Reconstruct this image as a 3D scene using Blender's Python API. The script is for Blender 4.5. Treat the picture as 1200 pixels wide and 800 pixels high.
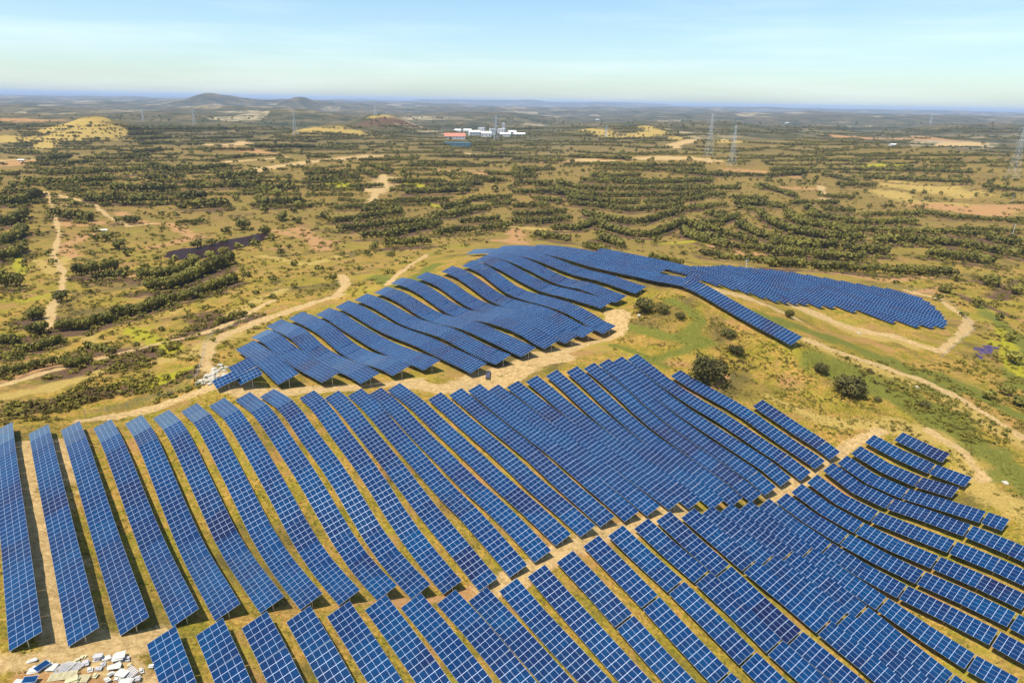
import bpy, bmesh, math, random
import numpy as np
from mathutils import Vector, Matrix
random.seed(7); rng = np.random.default_rng(7)
for o in list(bpy.data.objects): bpy.data.objects.remove(o)
scene = bpy.context.scene
COL = scene.collection
R_ = math.radians

# ------------------------------------------------------------------ camera
CAM_H = 68.0
FPX = 800.0                                   # focal length for a 1200 px wide frame
PITCH = math.atan(281 / FPX); ROLL = math.atan(22 / 1200)
F = np.array([0, math.cos(PITCH), -math.sin(PITCH)])
U0 = np.array([0, math.sin(PITCH), math.cos(PITCH)]); R0 = np.array([1., 0, 0])
RT = R0 * math.cos(ROLL) + U0 * math.sin(ROLL)
UP = U0 * math.cos(ROLL) - R0 * math.sin(ROLL)
cd = bpy.data.cameras.new('camera'); cam = bpy.data.objects.new('camera', cd); COL.objects.link(cam)
cam.matrix_world = Matrix(((RT[0], UP[0], -F[0], 0), (RT[1], UP[1], -F[1], 0), (RT[2], UP[2], -F[2], CAM_H), (0, 0, 0, 1)))
cd.sensor_width = 36; cd.lens = 24; cd.clip_start = 1; cd.clip_end = 120000
scene.camera = cam

# ------------------------------------------------------------------ light
SUN_AZ = -122.0      # degrees clockwise from the viewing direction (+Y); negative = left
SUN_EL = 67.0
world = bpy.data.worlds.new('World'); scene.world = world; world.use_nodes = True
nt = world.node_tree; nt.nodes.clear()
sky = nt.nodes.new('ShaderNodeTexSky'); sky.sky_type = 'NISHITA'; sky.sun_disc = False
sky.sun_elevation = R_(SUN_EL); sky.sun_rotation = R_(SUN_AZ)
sky.altitude = 200; sky.air_density = 1.0; sky.dust_density = 0.6; sky.ozone_density = 1.5
tc = nt.nodes.new('ShaderNodeTexCoord')
mp = nt.nodes.new('ShaderNodeMapping'); mp.inputs['Scale'].default_value = (1.2, 1.2, 16)
nz = nt.nodes.new('ShaderNodeTexNoise'); nz.inputs['Scale'].default_value = 2.2; nz.inputs['Detail'].default_value = 7; nz.inputs['Roughness'].default_value = .55
rp = nt.nodes.new('ShaderNodeValToRGB'); rp.color_ramp.elements[0].position = .43; rp.color_ramp.elements[0].color = (0, 0, 0, 1)
rp.color_ramp.elements[1].position = .85; rp.color_ramp.elements[1].color = (.32, .32, .32, 1)
mxc = nt.nodes.new('ShaderNodeMixRGB'); mxc.inputs['Color2'].default_value = (8.0, 8.6, 8.8, 1)
tint = nt.nodes.new('ShaderNodeMixRGB'); tint.blend_type = 'MULTIPLY'; tint.inputs['Fac'].default_value = 1; tint.inputs['Color2'].default_value = (.85, .97, 1.03, 1)
bg = nt.nodes.new('ShaderNodeBackground'); bg.inputs['Strength'].default_value = 0.118
wo = nt.nodes.new('ShaderNodeOutputWorld')
L = nt.links.new
L(tc.outputs['Generated'], mp.inputs['Vector']); L(mp.outputs[0], nz.inputs['Vector']); L(nz.outputs['Fac'], rp.inputs[0])
L(rp.outputs[0], mxc.inputs['Fac']); L(sky.outputs[0], tint.inputs['Color1']); L(tint.outputs[0], mxc.inputs['Color1']); L(mxc.outputs[0], bg.inputs['Color']); L(bg.outputs[0], wo.inputs['Surface'])
sd = bpy.data.lights.new('sun', 'SUN'); sd.energy = 4.8; sd.angle = R_(0.55); sd.color = (1, .94, .84)
sun = bpy.data.objects.new('sun', sd); COL.objects.link(sun)
sv = Vector((math.sin(R_(SUN_AZ)) * math.cos(R_(SUN_EL)), math.cos(R_(SUN_AZ)) * math.cos(R_(SUN_EL)), math.sin(R_(SUN_EL))))
sun.rotation_euler = sv.to_track_quat('Z', 'Y').to_euler()
scene.view_settings.view_transform = 'Standard'; scene.view_settings.look = 'None'
scene.view_settings.exposure = 0.47; scene.view_settings.gamma = 1
scene.render.engine = 'CYCLES'
scene.cycles.volume_bounces = 0; scene.cycles.max_bounces = 5; scene.cycles.diffuse_bounces = 2; scene.cycles.glossy_bounces = 2

# ------------------------------------------------------------------ helpers
def tag(o, label=None, cat=None, group=None, kind=None):
    if label: o['label'] = label
    if cat: o['category'] = cat
    if group: o['group'] = group
    if kind: o['kind'] = kind
    return o
def link(name, me, parent=None, loc=None):
    o = bpy.data.objects.new(name, me); COL.objects.link(o)
    if parent is not None: o.parent = parent
    if loc is not None: o.location = loc
    return o
def empty(name, loc, rz=0):
    o = link(name, None, None, loc); o.rotation_euler = (0, 0, rz); o.empty_display_size = 1; return o
class MB:
    """collects quads and builds one mesh"""
    def __init__(s): s.v = []; s.f = []; s.m = []
    def quad(s, a, b, c, d, m=0):
        i = len(s.v); s.v += [tuple(a), tuple(b), tuple(c), tuple(d)]; s.f.append((i, i+1, i+2, i+3)); s.m.append(m)
    def tri(s, a, b, c, m=0):
        i = len(s.v); s.v += [tuple(a), tuple(b), tuple(c)]; s.f.append((i, i+1, i+2)); s.m.append(m)
    def box(s, x0, x1, y0, y1, z0, z1, m=0):
        i = len(s.v)
        s.v += [(x0,y0,z0),(x1,y0,z0),(x1,y1,z0),(x0,y1,z0),(x0,y0,z1),(x1,y0,z1),(x1,y1,z1),(x0,y1,z1)]
        for q in ((3,2,1,0),(4,5,6,7),(0,1,5,4),(1,2,6,5),(2,3,7,6),(3,0,4,7)):
            s.f.append(tuple(i+j for j in q)); s.m.append(m)
    def bar(s, a, b, w=.1, m=0, w2=None):
        a = Vector(a); b = Vector(b); d = (b-a).normalized()
        u = d.cross(Vector((0,0,1)));
        if u.length < .01: u = d.cross(Vector((0,1,0)))
        u.normalize(); v = d.cross(u); i = len(s.v); w2 = w if w2 is None else w2
        for p, ww in ((a, w), (b, w2)):
            for su, sv_ in ((-1,-1),(1,-1),(1,1),(-1,1)): s.v.append(tuple(p + u*su*ww/2 + v*sv_*ww/2))
        for q in ((0,1,2,3),(7,6,5,4),(0,4,5,1),(1,5,6,2),(2,6,7,3),(3,7,4,0)):
            s.f.append(tuple(i+j for j in q)); s.m.append(m)
    def mesh(s, name, mats):
        me = bpy.data.meshes.new(name); me.from_pydata(s.v, [], s.f)
        for m in mats: me.materials.append(m)
        if len(mats) > 1: me.polygons.foreach_set('material_index', s.m)
        me.update(); return me
def np_mesh(name, V, Q, mat, smooth=False, attrs=None):
    me = bpy.data.meshes.new(name); k = Q.shape[1]
    me.vertices.add(len(V)); me.vertices.foreach_set('co', V.astype(np.float32).ravel())
    me.loops.add(Q.size); me.loops.foreach_set('vertex_index', Q.astype(np.int32).ravel())
    me.polygons.add(len(Q)); me.polygons.foreach_set('loop_start', np.arange(0, Q.size, k, dtype=np.int32))
    me.polygons.foreach_set('use_smooth', np.full(len(Q), smooth))
    if attrs is not None:
        a = me.color_attributes.new('mask', 'FLOAT_COLOR', 'POINT'); a.data.foreach_set('color', attrs.astype(np.float32).ravel())
    me.materials.append(mat); me.update(); me.validate(); return me

class NT:
    def __init__(s, name):
        s.mat = bpy.data.materials.new(name); s.mat.use_nodes = True; s.t = s.mat.node_tree
        s.b = s.t.nodes['Principled BSDF']
    def n(s, typ, **kw):
        nd = s.t.nodes.new(typ)
        for k, v in kw.items():
            if hasattr(nd, k) and k not in ('Scale',): setattr(nd, k, v)
        return nd
    def l(s, a, b): s.t.links.new(a, b)
    def noise(s, scale, detail=4, rough=.55, vec=None, dist=0):
        nd = s.t.nodes.new('ShaderNodeTexNoise'); nd.inputs['Scale'].default_value = scale
        nd.inputs['Detail'].default_value = detail; nd.inputs['Roughness'].default_value = rough; nd.inputs['Distortion'].default_value = dist
        if vec is not None: s.l(vec, nd.inputs['Vector'])
        return nd.outputs['Fac']
    def ramp(s, fac, stops):
        nd = s.t.nodes.new('ShaderNodeValToRGB'); e = nd.color_ramp.elements
        while len(e) < len(stops): e.new(.5)
        for i, (p_, c) in enumerate(stops):
            e[i].position = p_; e[i].color = (c, c, c, 1) if not isinstance(c, tuple) else (*c, 1)
        s.l(fac, nd.inputs[0]); return nd.outputs[0]
    def mix(s, fac, a, b, typ='MIX'):
        nd = s.t.nodes.new('ShaderNodeMixRGB'); nd.blend_type = typ
        for inp, v in (('Fac', fac), ('Color1', a), ('Color2', b)):
            if isinstance(v, (int, float)): nd.inputs[inp].default_value = v if inp == 'Fac' else (v, v, v, 1)
            elif isinstance(v, tuple): nd.inputs[inp].default_value = (*v, 1)
            else: s.l(v, nd.inputs[inp])
        return nd.outputs[0]
    def math(s, op, a, b=0., clamp=False):
        nd = s.t.nodes.new('ShaderNodeMath'); nd.operation = op; nd.use_clamp = clamp
        for i, v in enumerate((a, b)):
            if isinstance(v, (int, float)): nd.inputs[i].default_value = v
            else: s.l(v, nd.inputs[i])
        return nd.outputs[0]
    def pos(s):
        return s.t.nodes.new('ShaderNodeNewGeometry').outputs['Position']
    def bump(s, h, strength=.4, dist=.1):
        nd = s.t.nodes.new('ShaderNodeBump'); nd.inputs['Strength'].default_value = strength; nd.inputs['Distance'].default_value = dist
        s.l(h, nd.inputs['Height']); s.l(nd.outputs[0], s.b.inputs['Normal'])
def simple(name, col, rough=.7, metal=0., var=.15, scale=3.):
    m = NT(name); f = m.noise(scale, 4, .6, m.pos())
    c = m.mix(f, tuple(v*(1-var) for v in col), tuple(min(1, v*(1+var)) for v in col))
    m.l(c, m.b.inputs['Base Color']); m.b.inputs['Roughness'].default_value = rough; m.b.inputs['Metallic'].default_value = metal
    return m.mat

# ------------------------------------------------------------------ survey of the panel rows (image points of each row's low edge)
ROWS_A = {0:[(1,636),(10,762)],
 1:[(34,507),(40,544),(52,616),(60,650),(70,696),(79,754)],
 2:[(72,503),(86,554),(102,616),(116,662),(128,696),(142,744)],
 3:[(109,501),(118,518),(136,564),(152,618),(174,666),(188,700),(202,735)],
 4:[(145,496),(158,512),(180,568),(200,620),(220,666),(240,704),(252,727)],
 5:[(179,490),(190,500),(216,556),(232,592),(252,638),(274,668),(294,700),(306,718)],
 6:[(211,483),(226,492),(254,546),(275,590),(294,634),(318,668),(340,698),(354,713)],
 7:[(244,476),(259,486),(286,530),(317,585),(338,628),(356,658),(380,688),(398,708)],
 8:[(274,469),(288,477),(320,518),(350,566),(370,602),(392,640),(412,670),(442,701)],
 9:[(304,465),(320,474),(352,518),(386,562),(400,586),(424,630),(452,668),(482,699)],
 10:[(351,466),(370,486),(400,528),(428,567),(456,612),(486,654),(520,696)],
 11:[(380,466),(416,506),(461,562),(504,622),(540,666),(560,690)],
 12:[(408,463),(446,504),(493,560),(540,608),(580,656),(597,675)],
 13:[(431,462),(450,477),(480,511),(546,578),(626,658)],
 14:[(454,457),(468,468),(500,497),(586,578),(653,642)],
 15:[(502,468),(550,511),(608,566),(682,629)],
 16:[(526,463),(580,508),(622,542),(670,588),(705,618)],
 17:[(549,457),(731,611)],
 18:[(569,458),(760,604)],
 19:[(594,454),(616,472),(786,598)],
 20:[(616,448),(652,478),(810,597)],
 21:[(640,441),(708,502),(834,595)],
 22:[(664,436),(700,470),(761,524),(858,593)],
 23:[(684,432),(722,464),(790,523),(880,588)],
 24:[(702,427),(826,530),(868,558),(900,580)],
 25:[(718,424),(788,482),(852,526),(918,571)],
 26:[(736,421),(774,452),(814,480),(874,520),(938,561)],
 27:[(786,441),(824,464),(866,488),(938,540),(956,549)],
 28:[(881,477),(920,504),(975,537)]}
ROWS_B = {2.42:[(172,753),(184,794)],
 3.42:[(230,743),(248,792)],
 4.45:[(284,734),(310,794)],
 5.45:[(336,726.5),(364,781)],
 6.5:[(384,720),(407.5,760),(427,793)],
 7.5:[(428,712.5),(449.5,746),(477.5,782.5)],
 8.5:[(470,710),(505.5,757),(538,798)],
 9.5:[(511,706),(530,724),(556,758),(586,794)],
 10.5:[(549,703),(596,756),(634,798)],
 11.5:[(584,693),(632,748),(680,798)],
 12.5:[(618,676),(670,736),(722,794)],
 13.6:[(652,659),(704,714),(748,768),(778,798)],
 14.78:[(683,640),(700,658),(734,692),(792,756),(828,796)],
 15.97:[(713,627),(728,644),(764,676),(824,736),(886,798)],
 17.1:[(743,619),(766,642),(796,666),(856,720),(922,788)],
 18.1:[(769,610),(802,642),(872,708),(938,768)],
 19.05:[(798,606),(846,647),(920,710),(980,760),(1024,798)],
 20.15:[(820,603)],
 21.25:[(843,600)],
 22.4:[(866,597),(1080,752),(1124,780),(1148,798)],
 23.4:[(888,594),(1006,676),(1078,714),(1138,744),(1200,782)],
 24.4:[(908,588),(960,622),(1026,660),(1094,694),(1176,734),(1200,746)],
 25.4:[(926,578),(960,600),(1042,645),(1114,676),(1200,718)],
 26.35:[(944.5,567),(998,600),(1060,628),(1132,658),(1200,688)],
 27.3:[(964,552.6),(1018,588),(1080,610),(1150,638),(1200,660)],
 28.3:[(981,543),(1036,576),(1100,598),(1170,621)],
 29.3:[(997.5,532),(1050.5,563.4),(1117.7,584)],
 30.3:[(1013.7,519),(1068,547),(1132,572)],
 31.3:[(1048,516),(1105,543)]}
ROWS_C = {0:[(268,430.5),(276,443)],
 1:[(276,410),(298,424),(315,440)],
 2:[(292,396),(313,403),(332,421),(363,441)],
 3:[(333,393),(360,415),(396,436)],
 4:[(375,393),(403,418),(446,433)],
 5:[(369,370),(386,376),(401,387),(427,403),(470,424)],
 6:[(393,361),(418,373),(440,386.5),(492,409),(551,438)],
 7:[(415,352.6),(457,373),(477,384),(520,398),(569,424),(582,428)],
 8:[(438,345),(495,373),(538,386),(569,399.5),(610,419)],
 9:[(470.5,336),(498,350),(532,372),(578,381),(610,392.5),(638,410)],
 10:[(497,330),(535,352),(572,369),(662,403)],
 11:[(529,324),(563,345.5),(597,362.5),(682,396)],
 12:[(560,320),(593,345),(623,355),(707,392)],
 13:[(580,314),(618,335),(647,347),(703,362)],
 14:[(600,309),(640,328),(663,337.5),(678,339),(722,356)],
 15:[(618,303),(653,316),(690,328),(713,334),(745,346)],
 16:[(667,306),(707,317.5),(752,327.5),(799,336.5),(844.5,361),(890,387),(925,405)]}
CTRL = [(20,700,-1),(20,600,-1),(20,520,-1),(100,700,-3),(100,600,-3.5),(100,510,-4),(100,790,-2),(40,770,-1.5),(0,500,-3),(0,470,-7),(100,478,-6),(200,458,-5.5),(245,400,-8),(0,430,-12),(100,410,-15),(200,380,-16),(300,355,-14),(0,350,-24),(100,330,-27),(200,320,-28),(300,300,-29),(235,293,-30),(420,310,-22),(500,300,-22),(0,280,-30),(100,260,-30),(200,250,-32),(300,250,-30),(400,270,-28),(500,270,-30),(600,280,-28),(700,285,-30),(800,295,-30),(900,305,-30),(1000,315,-28),(1100,325,-26),(1190,330,-28),(850,325,-5),(950,340,-11),(1050,365,-16),(1105,383,-18),(980,390,-13),(900,430,-10.5),(1000,450,-12.5),(1100,480,-15),(1190,520,-17),(1000,400,-13),(1080,420,-17),(1150,380,-24),(1195,450,-21),(1195,600,-16.5),(700,400,-6),(760,370,-1.5)]
ROWS_A[0] = [(-9,505),(1,636),(10,762)]
# ------------------------------------------------------------------ terrain
ROW_AZ = R_(-37.)
E_ = np.array([math.sin(ROW_AZ), math.cos(ROW_AZ)])          # along the rows, away from the viewer
N_ = np.array([math.cos(ROW_AZ), -math.sin(ROW_AZ)])         # across the rows, to the right (north)
def ray(x, y): return F + RT * (x - 600) / FPX - UP * (y - 400) / FPX
def survey():
    P = []
    for S, e0, pitch, lo in ((ROWS_A, -9.5, 6., .85), (ROWS_B, -9.5, 6., .85), (ROWS_C, 41.2, 9.8, 1.)):
        for k in S:
            for x, y in S[k]:
                r = ray(x, y); q = r[:2] @ N_; t = (e0 + k * pitch) / q
                if q / -r[2] < .18: continue
                P.append((r[0]*t, r[1]*t, CAM_H + r[2]*t - lo, min(q / -r[2], 1.5)**2))
    for x, y, z in CTRL:
        r = ray(x, y); t = (CAM_H - z) / -r[2]; P.append((r[0]*t, r[1]*t, z, .5))
    P += [(-60, 30, -2, .5), (0, 30, -22, .5), (60, 30, -31, .5), (130, 60, -30, .5), (170, 110, -26, .5), (-110, 60, 0, .5), (210, 170, -21, .5), (-140, 120, -2, .5)]
    return np.array(P)
SP = survey()
def tps_fit(P, lam):
    X = P[:, :2] / 100; n = len(X); d2 = ((X[:, None] - X[None])**2).sum(2)
    K = .5 * d2 * np.log(d2 + 1e-20); Q = np.c_[np.ones(n), X]
    M = np.zeros((n+3, n+3)); M[:n, :n] = K + lam * np.diag(1 / P[:, 3]); M[:n, n:] = Q; M[n:, :n] = Q.T
    return np.linalg.solve(M, np.r_[P[:, 2], 0, 0, 0])
TC = tps_fit(SP, .002)
GX = np.arange(-560, 561, 4.); GY = np.arange(10, 760, 4.)
gx, gy = np.meshgrid(GX, GY)
q = np.c_[gx.ravel(), gy.ravel()] / 100; zz = np.c_[np.ones(len(q)), q] @ TC[-3:]
for i in range(len(SP)):
    d2 = (q[:, 0] - SP[i, 0]/100)**2 + (q[:, 1] - SP[i, 1]/100)**2
    zz += TC[i] * .5 * d2 * np.log(d2 + 1e-20)
GZ = np.clip(zz.reshape(gx.shape), -45, 12)
def vnoise(x, y, seed):
    xi = np.floor(x).astype(np.int64); yi = np.floor(y).astype(np.int64); fx = x - xi; fy = y - yi
    fx = fx*fx*fx*(fx*(fx*6-15)+10); fy = fy*fy*fy*(fy*(fy*6-15)+10)
    def hsh(a, b):
        h = (a * 374761393 + b * 668265263 + seed * 1442695041) & 0xffffffff
        h = ((h ^ (h >> 13)) * 1274126177) & 0xffffffff
        return ((h ^ (h >> 16)) & 0xffff) / 65535. * 2 - 1
    a = hsh(xi, yi); b = hsh(xi+1, yi); c = hsh(xi, yi+1); d = hsh(xi+1, yi+1)
    return (a*(1-fx)+b*fx)*(1-fy) + (c*(1-fx)+d*fx)*fy
def sst(a, b, x): t = np.clip((x-a)/(b-a), 0, 1); return t*t*(3-2*t)
HILLS = []   # x, y, height, radius x, radius y
def hill(px, dist, ptop, h_base, rx, ry):
    r = ray(px, ptop); k = dist / r[1]; HILLS.append((r[0]*k, dist, max(2., CAM_H + r[2]*k - float(h(r[0]*k, dist))), rx, ry))
def h(x, y):
    x = np.asarray(x, float); y = np.asarray(y, float)
    ix = np.clip((x - GX[0]) / 4, 0, len(GX)-1.001); iy = np.clip((y - GY[0]) / 4, 0, len(GY)-1.001)
    i = ix.astype(int); j = iy.astype(int); fx = ix - i; fy = iy - j
    near = (GZ[j, i]*(1-fx)+GZ[j, i+1]*fx)*(1-fy) + (GZ[j+1, i]*(1-fx)+GZ[j+1, i+1]*fx)*fy
    r = np.hypot(x * .9, y)
    far = -35 + 15 * vnoise(x/280, y/240, 3) * sst(430, 750, r) + 2.2 * vnoise(x/70, y/70, 5) + 26 * vnoise(x/800+.3, y/800, 9) * sst(850, 1700, r) \
        + 45 * vnoise(x/2600, y/1500, 11) * sst(2500, 6000, r) - 8 * sst(2500, 6000, r) + 55 * vnoise(x/9000, y/3500, 12) * sst(9000, 20000, r)
    for hx, hy, hh, rx, ry in HILLS:
        far = far + hh * np.exp(-((x-hx)/rx)**2 - ((y-hy)/ry)**2)
    w = sst(400, 640, r)
    return near * (1-w) + far * w
hill(116, 1750, 142, 0, 90, 120); hill(60, 1790, 147, 0, 140, 120); hill(20, 2300, 140, 0, 170, 200)
hill(400, 2100, 147, 0, 110, 150); hill(448, 2500, 134, 0, 130, 200); hill(345, 3300, 128, 0, 200, 300)
hill(700, 2300, 150, 0, 160, 200); hill(762, 2250, 148, 0, 70, 150); hill(1160, 3300, 145, 0, 400, 500); hill(890, 2900, 147, 0, 300, 300)
hill(349, 7600, 114, 0, 200, 500); hill(244, 8200, 111.5, 0, 260, 600); hill(300, 8600, 118, 0, 600, 700); hill(400, 9000, 122, 0, 700, 700)
hill(620, 26000, 118, 0, 4500, 2500); hill(730, 30000, 120, 0, 2500, 2500)
_at = {}
def at(px, py, lift=0.):
    """ground points under a list of survey (image) points"""
    px = np.atleast_1d(np.asarray(px, float)); py = np.atleast_1d(np.asarray(py, float))
    D = F[None] + RT[None] * ((px - 600) / FPX)[:, None] - UP[None] * ((py - 400) / FPX)[:, None]
    t = np.full(len(px), 45.); tp = t.copy(); act = np.arange(len(px)); DD = D
    for _ in range(400):
        ta = t[act]; g = CAM_H + D[act, 2]*ta - h(D[act, 0]*ta, D[act, 1]*ta) - lift
        k = (g > 0) & (ta < 60000); act2 = act[k]
        if len(act2) == 0: break
        tp[act2] = t[act2]; t[act2] = t[act2] + np.maximum(g[k] / (np.maximum(-D[act2, 2], 0) + .45), t[act2]*.0015); act = act2
    lo, hi = tp, t
    for _ in range(14):
        m = (lo+hi)/2; g = CAM_H + D[:, 2]*m - h(D[:, 0]*m, D[:, 1]*m) - lift
        lo = np.where(g > 0, m, lo); hi = np.where(g > 0, hi, m)
    return np.c_[D[:, 0]*hi, D[:, 1]*hi, h(D[:, 0]*hi, D[:, 1]*hi)]
def proj(p):
    p = np.atleast_2d(p) - np.array([0, 0, CAM_H]); z = p @ F
    return np.c_[600 + FPX * (p @ RT) / z, 400 - FPX * (p @ UP) / z]

# soil, grass and scrub areas, as strokes on the ground: (kind, width in metres, survey points)
# kinds: s sand, r reddish soil, g fresh grass, b brown scrub and shade-darkened banks, y dry straw, l lime green
STROKES = [
 ('s', 3.5, [(95,493),(150,485),(200,472),(240,455),(262,447)]), ('s', 4, [(262,447),(240,430),(245,408),(262,392),(300,378),(350,360),(400,345)]),
 ('s', 5, [(262,447),(300,462),(360,457),(430,452),(480,447)]), ('s', 6, [(480,452),(520,455),(570,440),(620,425),(680,405),(722,392)]),
 ('s', 6, [(540,458),(600,442),(660,418)]), ('s', 6, [(722,392),(728,380),(720,366)]),
 ('s', 5, [(0,776),(60,768),(130,762),(180,748)]), ('s', 6, [(60,520),(62,600),(72,690),(95,760)]), ('s', 4, [(30,520),(38,640),(62,760)]),
 ('s', 4, [(110,760),(140,775),(165,800)]), ('r', 5, [(30,790),(90,800),(180,800)]),
 ('s', 4, [(570,690),(620,668),(690,630),(760,612),(800,600)]), ('r', 3.5, [(590,690),(640,660),(700,635)]),
 ('s', 3, [(900,583),(950,556),(1000,520),(1030,505)]), ('r', 3, [(400,708),(470,705),(560,693)]),
 ('s', 6, [(880,340),(940,362),(1000,385),(1050,395)]), ('s', 4, [(1050,395),(1100,412),(1130,390),(1135,375),(1100,350),(1060,340)]),
 ('s', 6, [(820,338),(880,350),(930,372)]), ('y', 9, [(990,385),(1040,398),(1085,405)]),
 ('s', 3.5, [(950,400),(1020,425),(1080,445),(1130,470),(1180,500),(1210,520)]), ('y', 9, [(960,405),(1030,432),(1100,462),(1200,520)]),
 ('g', 11, [(890,370),(940,385),(990,402),(1060,432),(1110,460)]), ('g', 15, [(960,425),(1040,455),(1100,490),(1150,525),(1210,570)]),
 ('g', 9, [(1100,440),(1150,465),(1210,495)]), ('g', 5, [(720,380),(780,395),(830,400),(770,420)]), ('g', 5, [(780,350),(820,375),(800,400)]),
 ('g', 4, [(750,420),(780,430),(720,405)]), ('y', 4, [(1040,505),(1100,500),(1160,560)]),
 ('y', 9, [(1060,500),(1120,520),(1150,570),(1200,600)]), ('s', 3, [(1090,505),(1130,530),(1150,560)]), ('y', 4, [(900,465),(960,492),(1040,500)]),('r', 4, [(790,455),(830,462),(850,440)]),
 ('s', 3, [(58,385),(60,360),(72,340),(75,320),(62,300),(70,275),(60,240),(55,225)]), ('y', 6, [(45,305),(62,320),(80,300)]), ('r', 10, [(90,300),(70,290),(105,275)]),
 ('r', 11, [(140,250),(170,262),(200,262),(230,278),(180,290)]), ('r', 8, [(110,320),(150,325),(185,318)]), ('s', 4, [(60,240),(110,240),(150,265),(180,262)]),
 ('s', 7, [(50,225),(90,235)]), ('r', 12, [(340,275),(370,280),(350,268),(380,292)]), ('r', 10, [(320,270),(395,285)]), ('y', 10, [(310,300),(360,310),(400,300)]),
 ('s', 3, [(395,345),(405,335),(400,322),(430,318)]), ('s', 3, [(455,333),(480,312),(500,298)]), ('g', 8, [(440,325),(480,335),(510,310)]),
 ('l', 5, [(0,350),(30,352),(60,345)]), ('l', 5, [(20,300),(25,320)]), ('l', 6, [(150,385),(180,398),(205,410)]), ('y', 8, [(0,465),(60,455),(130,430),(210,420),(280,390)]),
 ('y', 7, [(60,420),(160,408),(250,380),(330,340)]), ('r', 6, [(0,445),(60,428),(140,415)]), ('s', 3, [(0,452),(70,432),(150,412),(240,390),(320,352)]),
 ('l', 5, [(190,440),(170,455),(225,430)]), ('y', 10, [(110,400),(100,380),(210,365)]), ('b', 10, [(30,480),(110,462),(180,450),(235,432)]),
 ('b', 12, [(150,430),(200,400),(240,390),(235,370)]), ('b', 12, [(1150,330),(1180,340),(1200,330),(1170,350)]), ('b', 9, [(1120,345),(1190,372)]),
 ('r', 9, [(960,318),(1030,328),(1090,325)]), ('r', 5, [(1060,345),(1110,335)]), ('l', 6, [(1165,400),(1180,425),(1200,440),(1170,385)]), ('g', 10, [(1150,360),(1200,400),(1190,450)]),
 ('y', 14, [(600,265),(660,272),(700,262)]), ('l', 10, [(780,285),(820,282),(850,290)]), ('r', 16, [(600,268),(608,285),(590,282)]), ('r', 14, [(840,288),(880,296),(860,302)]),
 # farther slopes
 ('y', 60, [(1050,215),(1100,222),(1130,228)]), ('y', 45, [(1040,225),(1110,240),(1170,245)]), ('r', 40, [(1080,240),(1150,250),(1200,240)]), ('s', 9, [(950,240),(967,232),(962,218)]), ('r', 25, [(910,220),(955,222)]),
 ('l', 40, [(1020,195),(1050,193)]), ('s', 30, [(300,200),(360,190),(430,184),(450,182)]), ('s', 7, [(432,240),(450,205)]), ('r', 60, [(0,195),(30,190)]), ('s', 25, [(0,188),(30,187)]),
 ('s', 25, [(790,170),(850,164),(790,172)]), ('y', 55, [(795,163),(855,166)]), ('r', 50, [(620,190),(700,188)]), ('s', 40, [(760,185),(830,187)]), ('s', 30, [(640,188),(720,192)]), ('r', 40,[(860,200),(920,205)]),
 ('y', 50, [(60,151),(112,146),(135,152)]), ('y', 40, [(105,141),(120,140)]), ('y', 80, [(95,155),(135,155)]), ('y', 50, [(0,163),(60,160),(30,178)]), ('r', 110, [(10,140),(50,141)]), ('y', 35, [(375,150),(400,155)]),
 ('y', 80, [(365,152),(410,154)]), ('y', 50, [(440,137),(470,141)]), ('b', 90, [(430,145),(480,146)]), ('y', 50, [(755,148),(770,155),(740,160)]), ('y', 70, [(690,152),(710,158)]), ('s', 70, [(1105,170),(1145,168)]), ('r', 80, [(1080,160),(1120,165),(980,160)]),
 ('l', 30, [(395,215),(410,220)]), ('s', 25, [(440,222),(455,210)]), ('r', 25, [(520,200),(600,200),(560,205)]), ('s', 22, [(550,180),(590,185)]),
 ('r', 20, [(250,175),(320,180),(260,172)]), ('s', 40, [(235,170),(285,168)]), ('r', 20, [(80,262),(110,262)]), ('s', 25, [(265,190),(330,185)]), ('l', 14,[(500,240),(540,245)]), ('l', 16, [(460,210),(500,220)]),
]
# surveyed tree lines: (name of the slope, tree height in image px, points)
def Z(ox, oy, s, items, where): return [(where, ht/s, [(ox + x/s, oy + y/s) for x, y in pts]) for ht, pts in items]
HEDGES = []
HEDGES += Z(0, 90, 4, [
 (50, [(0,600),(100,600),(185,560)]), (30, [(0,470),(85,470)]), (60, [(180,465),(400,465),(680,445)]), (35, [(120,500),(240,505),(380,505),(530,495)]),
 (50, [(680,425),(800,445),(920,445),(1065,430)]), (45, [(1010,480),(1100,480),(1195,465)]), (45, [(680,490),(790,490)]), (40, [(805,485),(860,490)]),
 (45, [(530,535),(690,542),(820,535)]), (40, [(410,580),(500,590),(580,590)]), (45, [(600,590),(675,595)]), (35, [(700,590),(795,590)]), (45, [(815,580),(965,575)]),
 (30, [(830,620),(870,620)]), (50, [(885,620),(1060,610)]), (35, [(1065,520),(1195,520)]), (30, [(870,525),(1060,520)]), (35, [(540,685),(650,685)]),
 (45, [(250,655),(330,665),(440,680)]), (50, [(0,700),(60,690),(120,660)]), (50, [(0,790),(60,770),(120,730)]), (25, [(160,420),(300,420),(420,410)]),
 (25, [(400,395),(560,395),(700,380)]), (22, [(620,365),(760,350)]), (28, [(180,400),(330,385)]), (20, [(290,540),(400,545)]), (20, [(830,690),(960,685)]),
 (15, [(600,250),(760,252),(1180,248)]), (15, [(600,275),(760,270)]), (15, [(620,300),(800,290)]), (16, [(650,325),(820,315)]), (16, [(880,325),(960,325)]),
 (17, [(900,300),(1190,290)]), (17, [(930,345),(1190,350)]), (20, [(1030,395),(1195,380)]), (22, [(60,360),(180,365)])], 'left slope')
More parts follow.
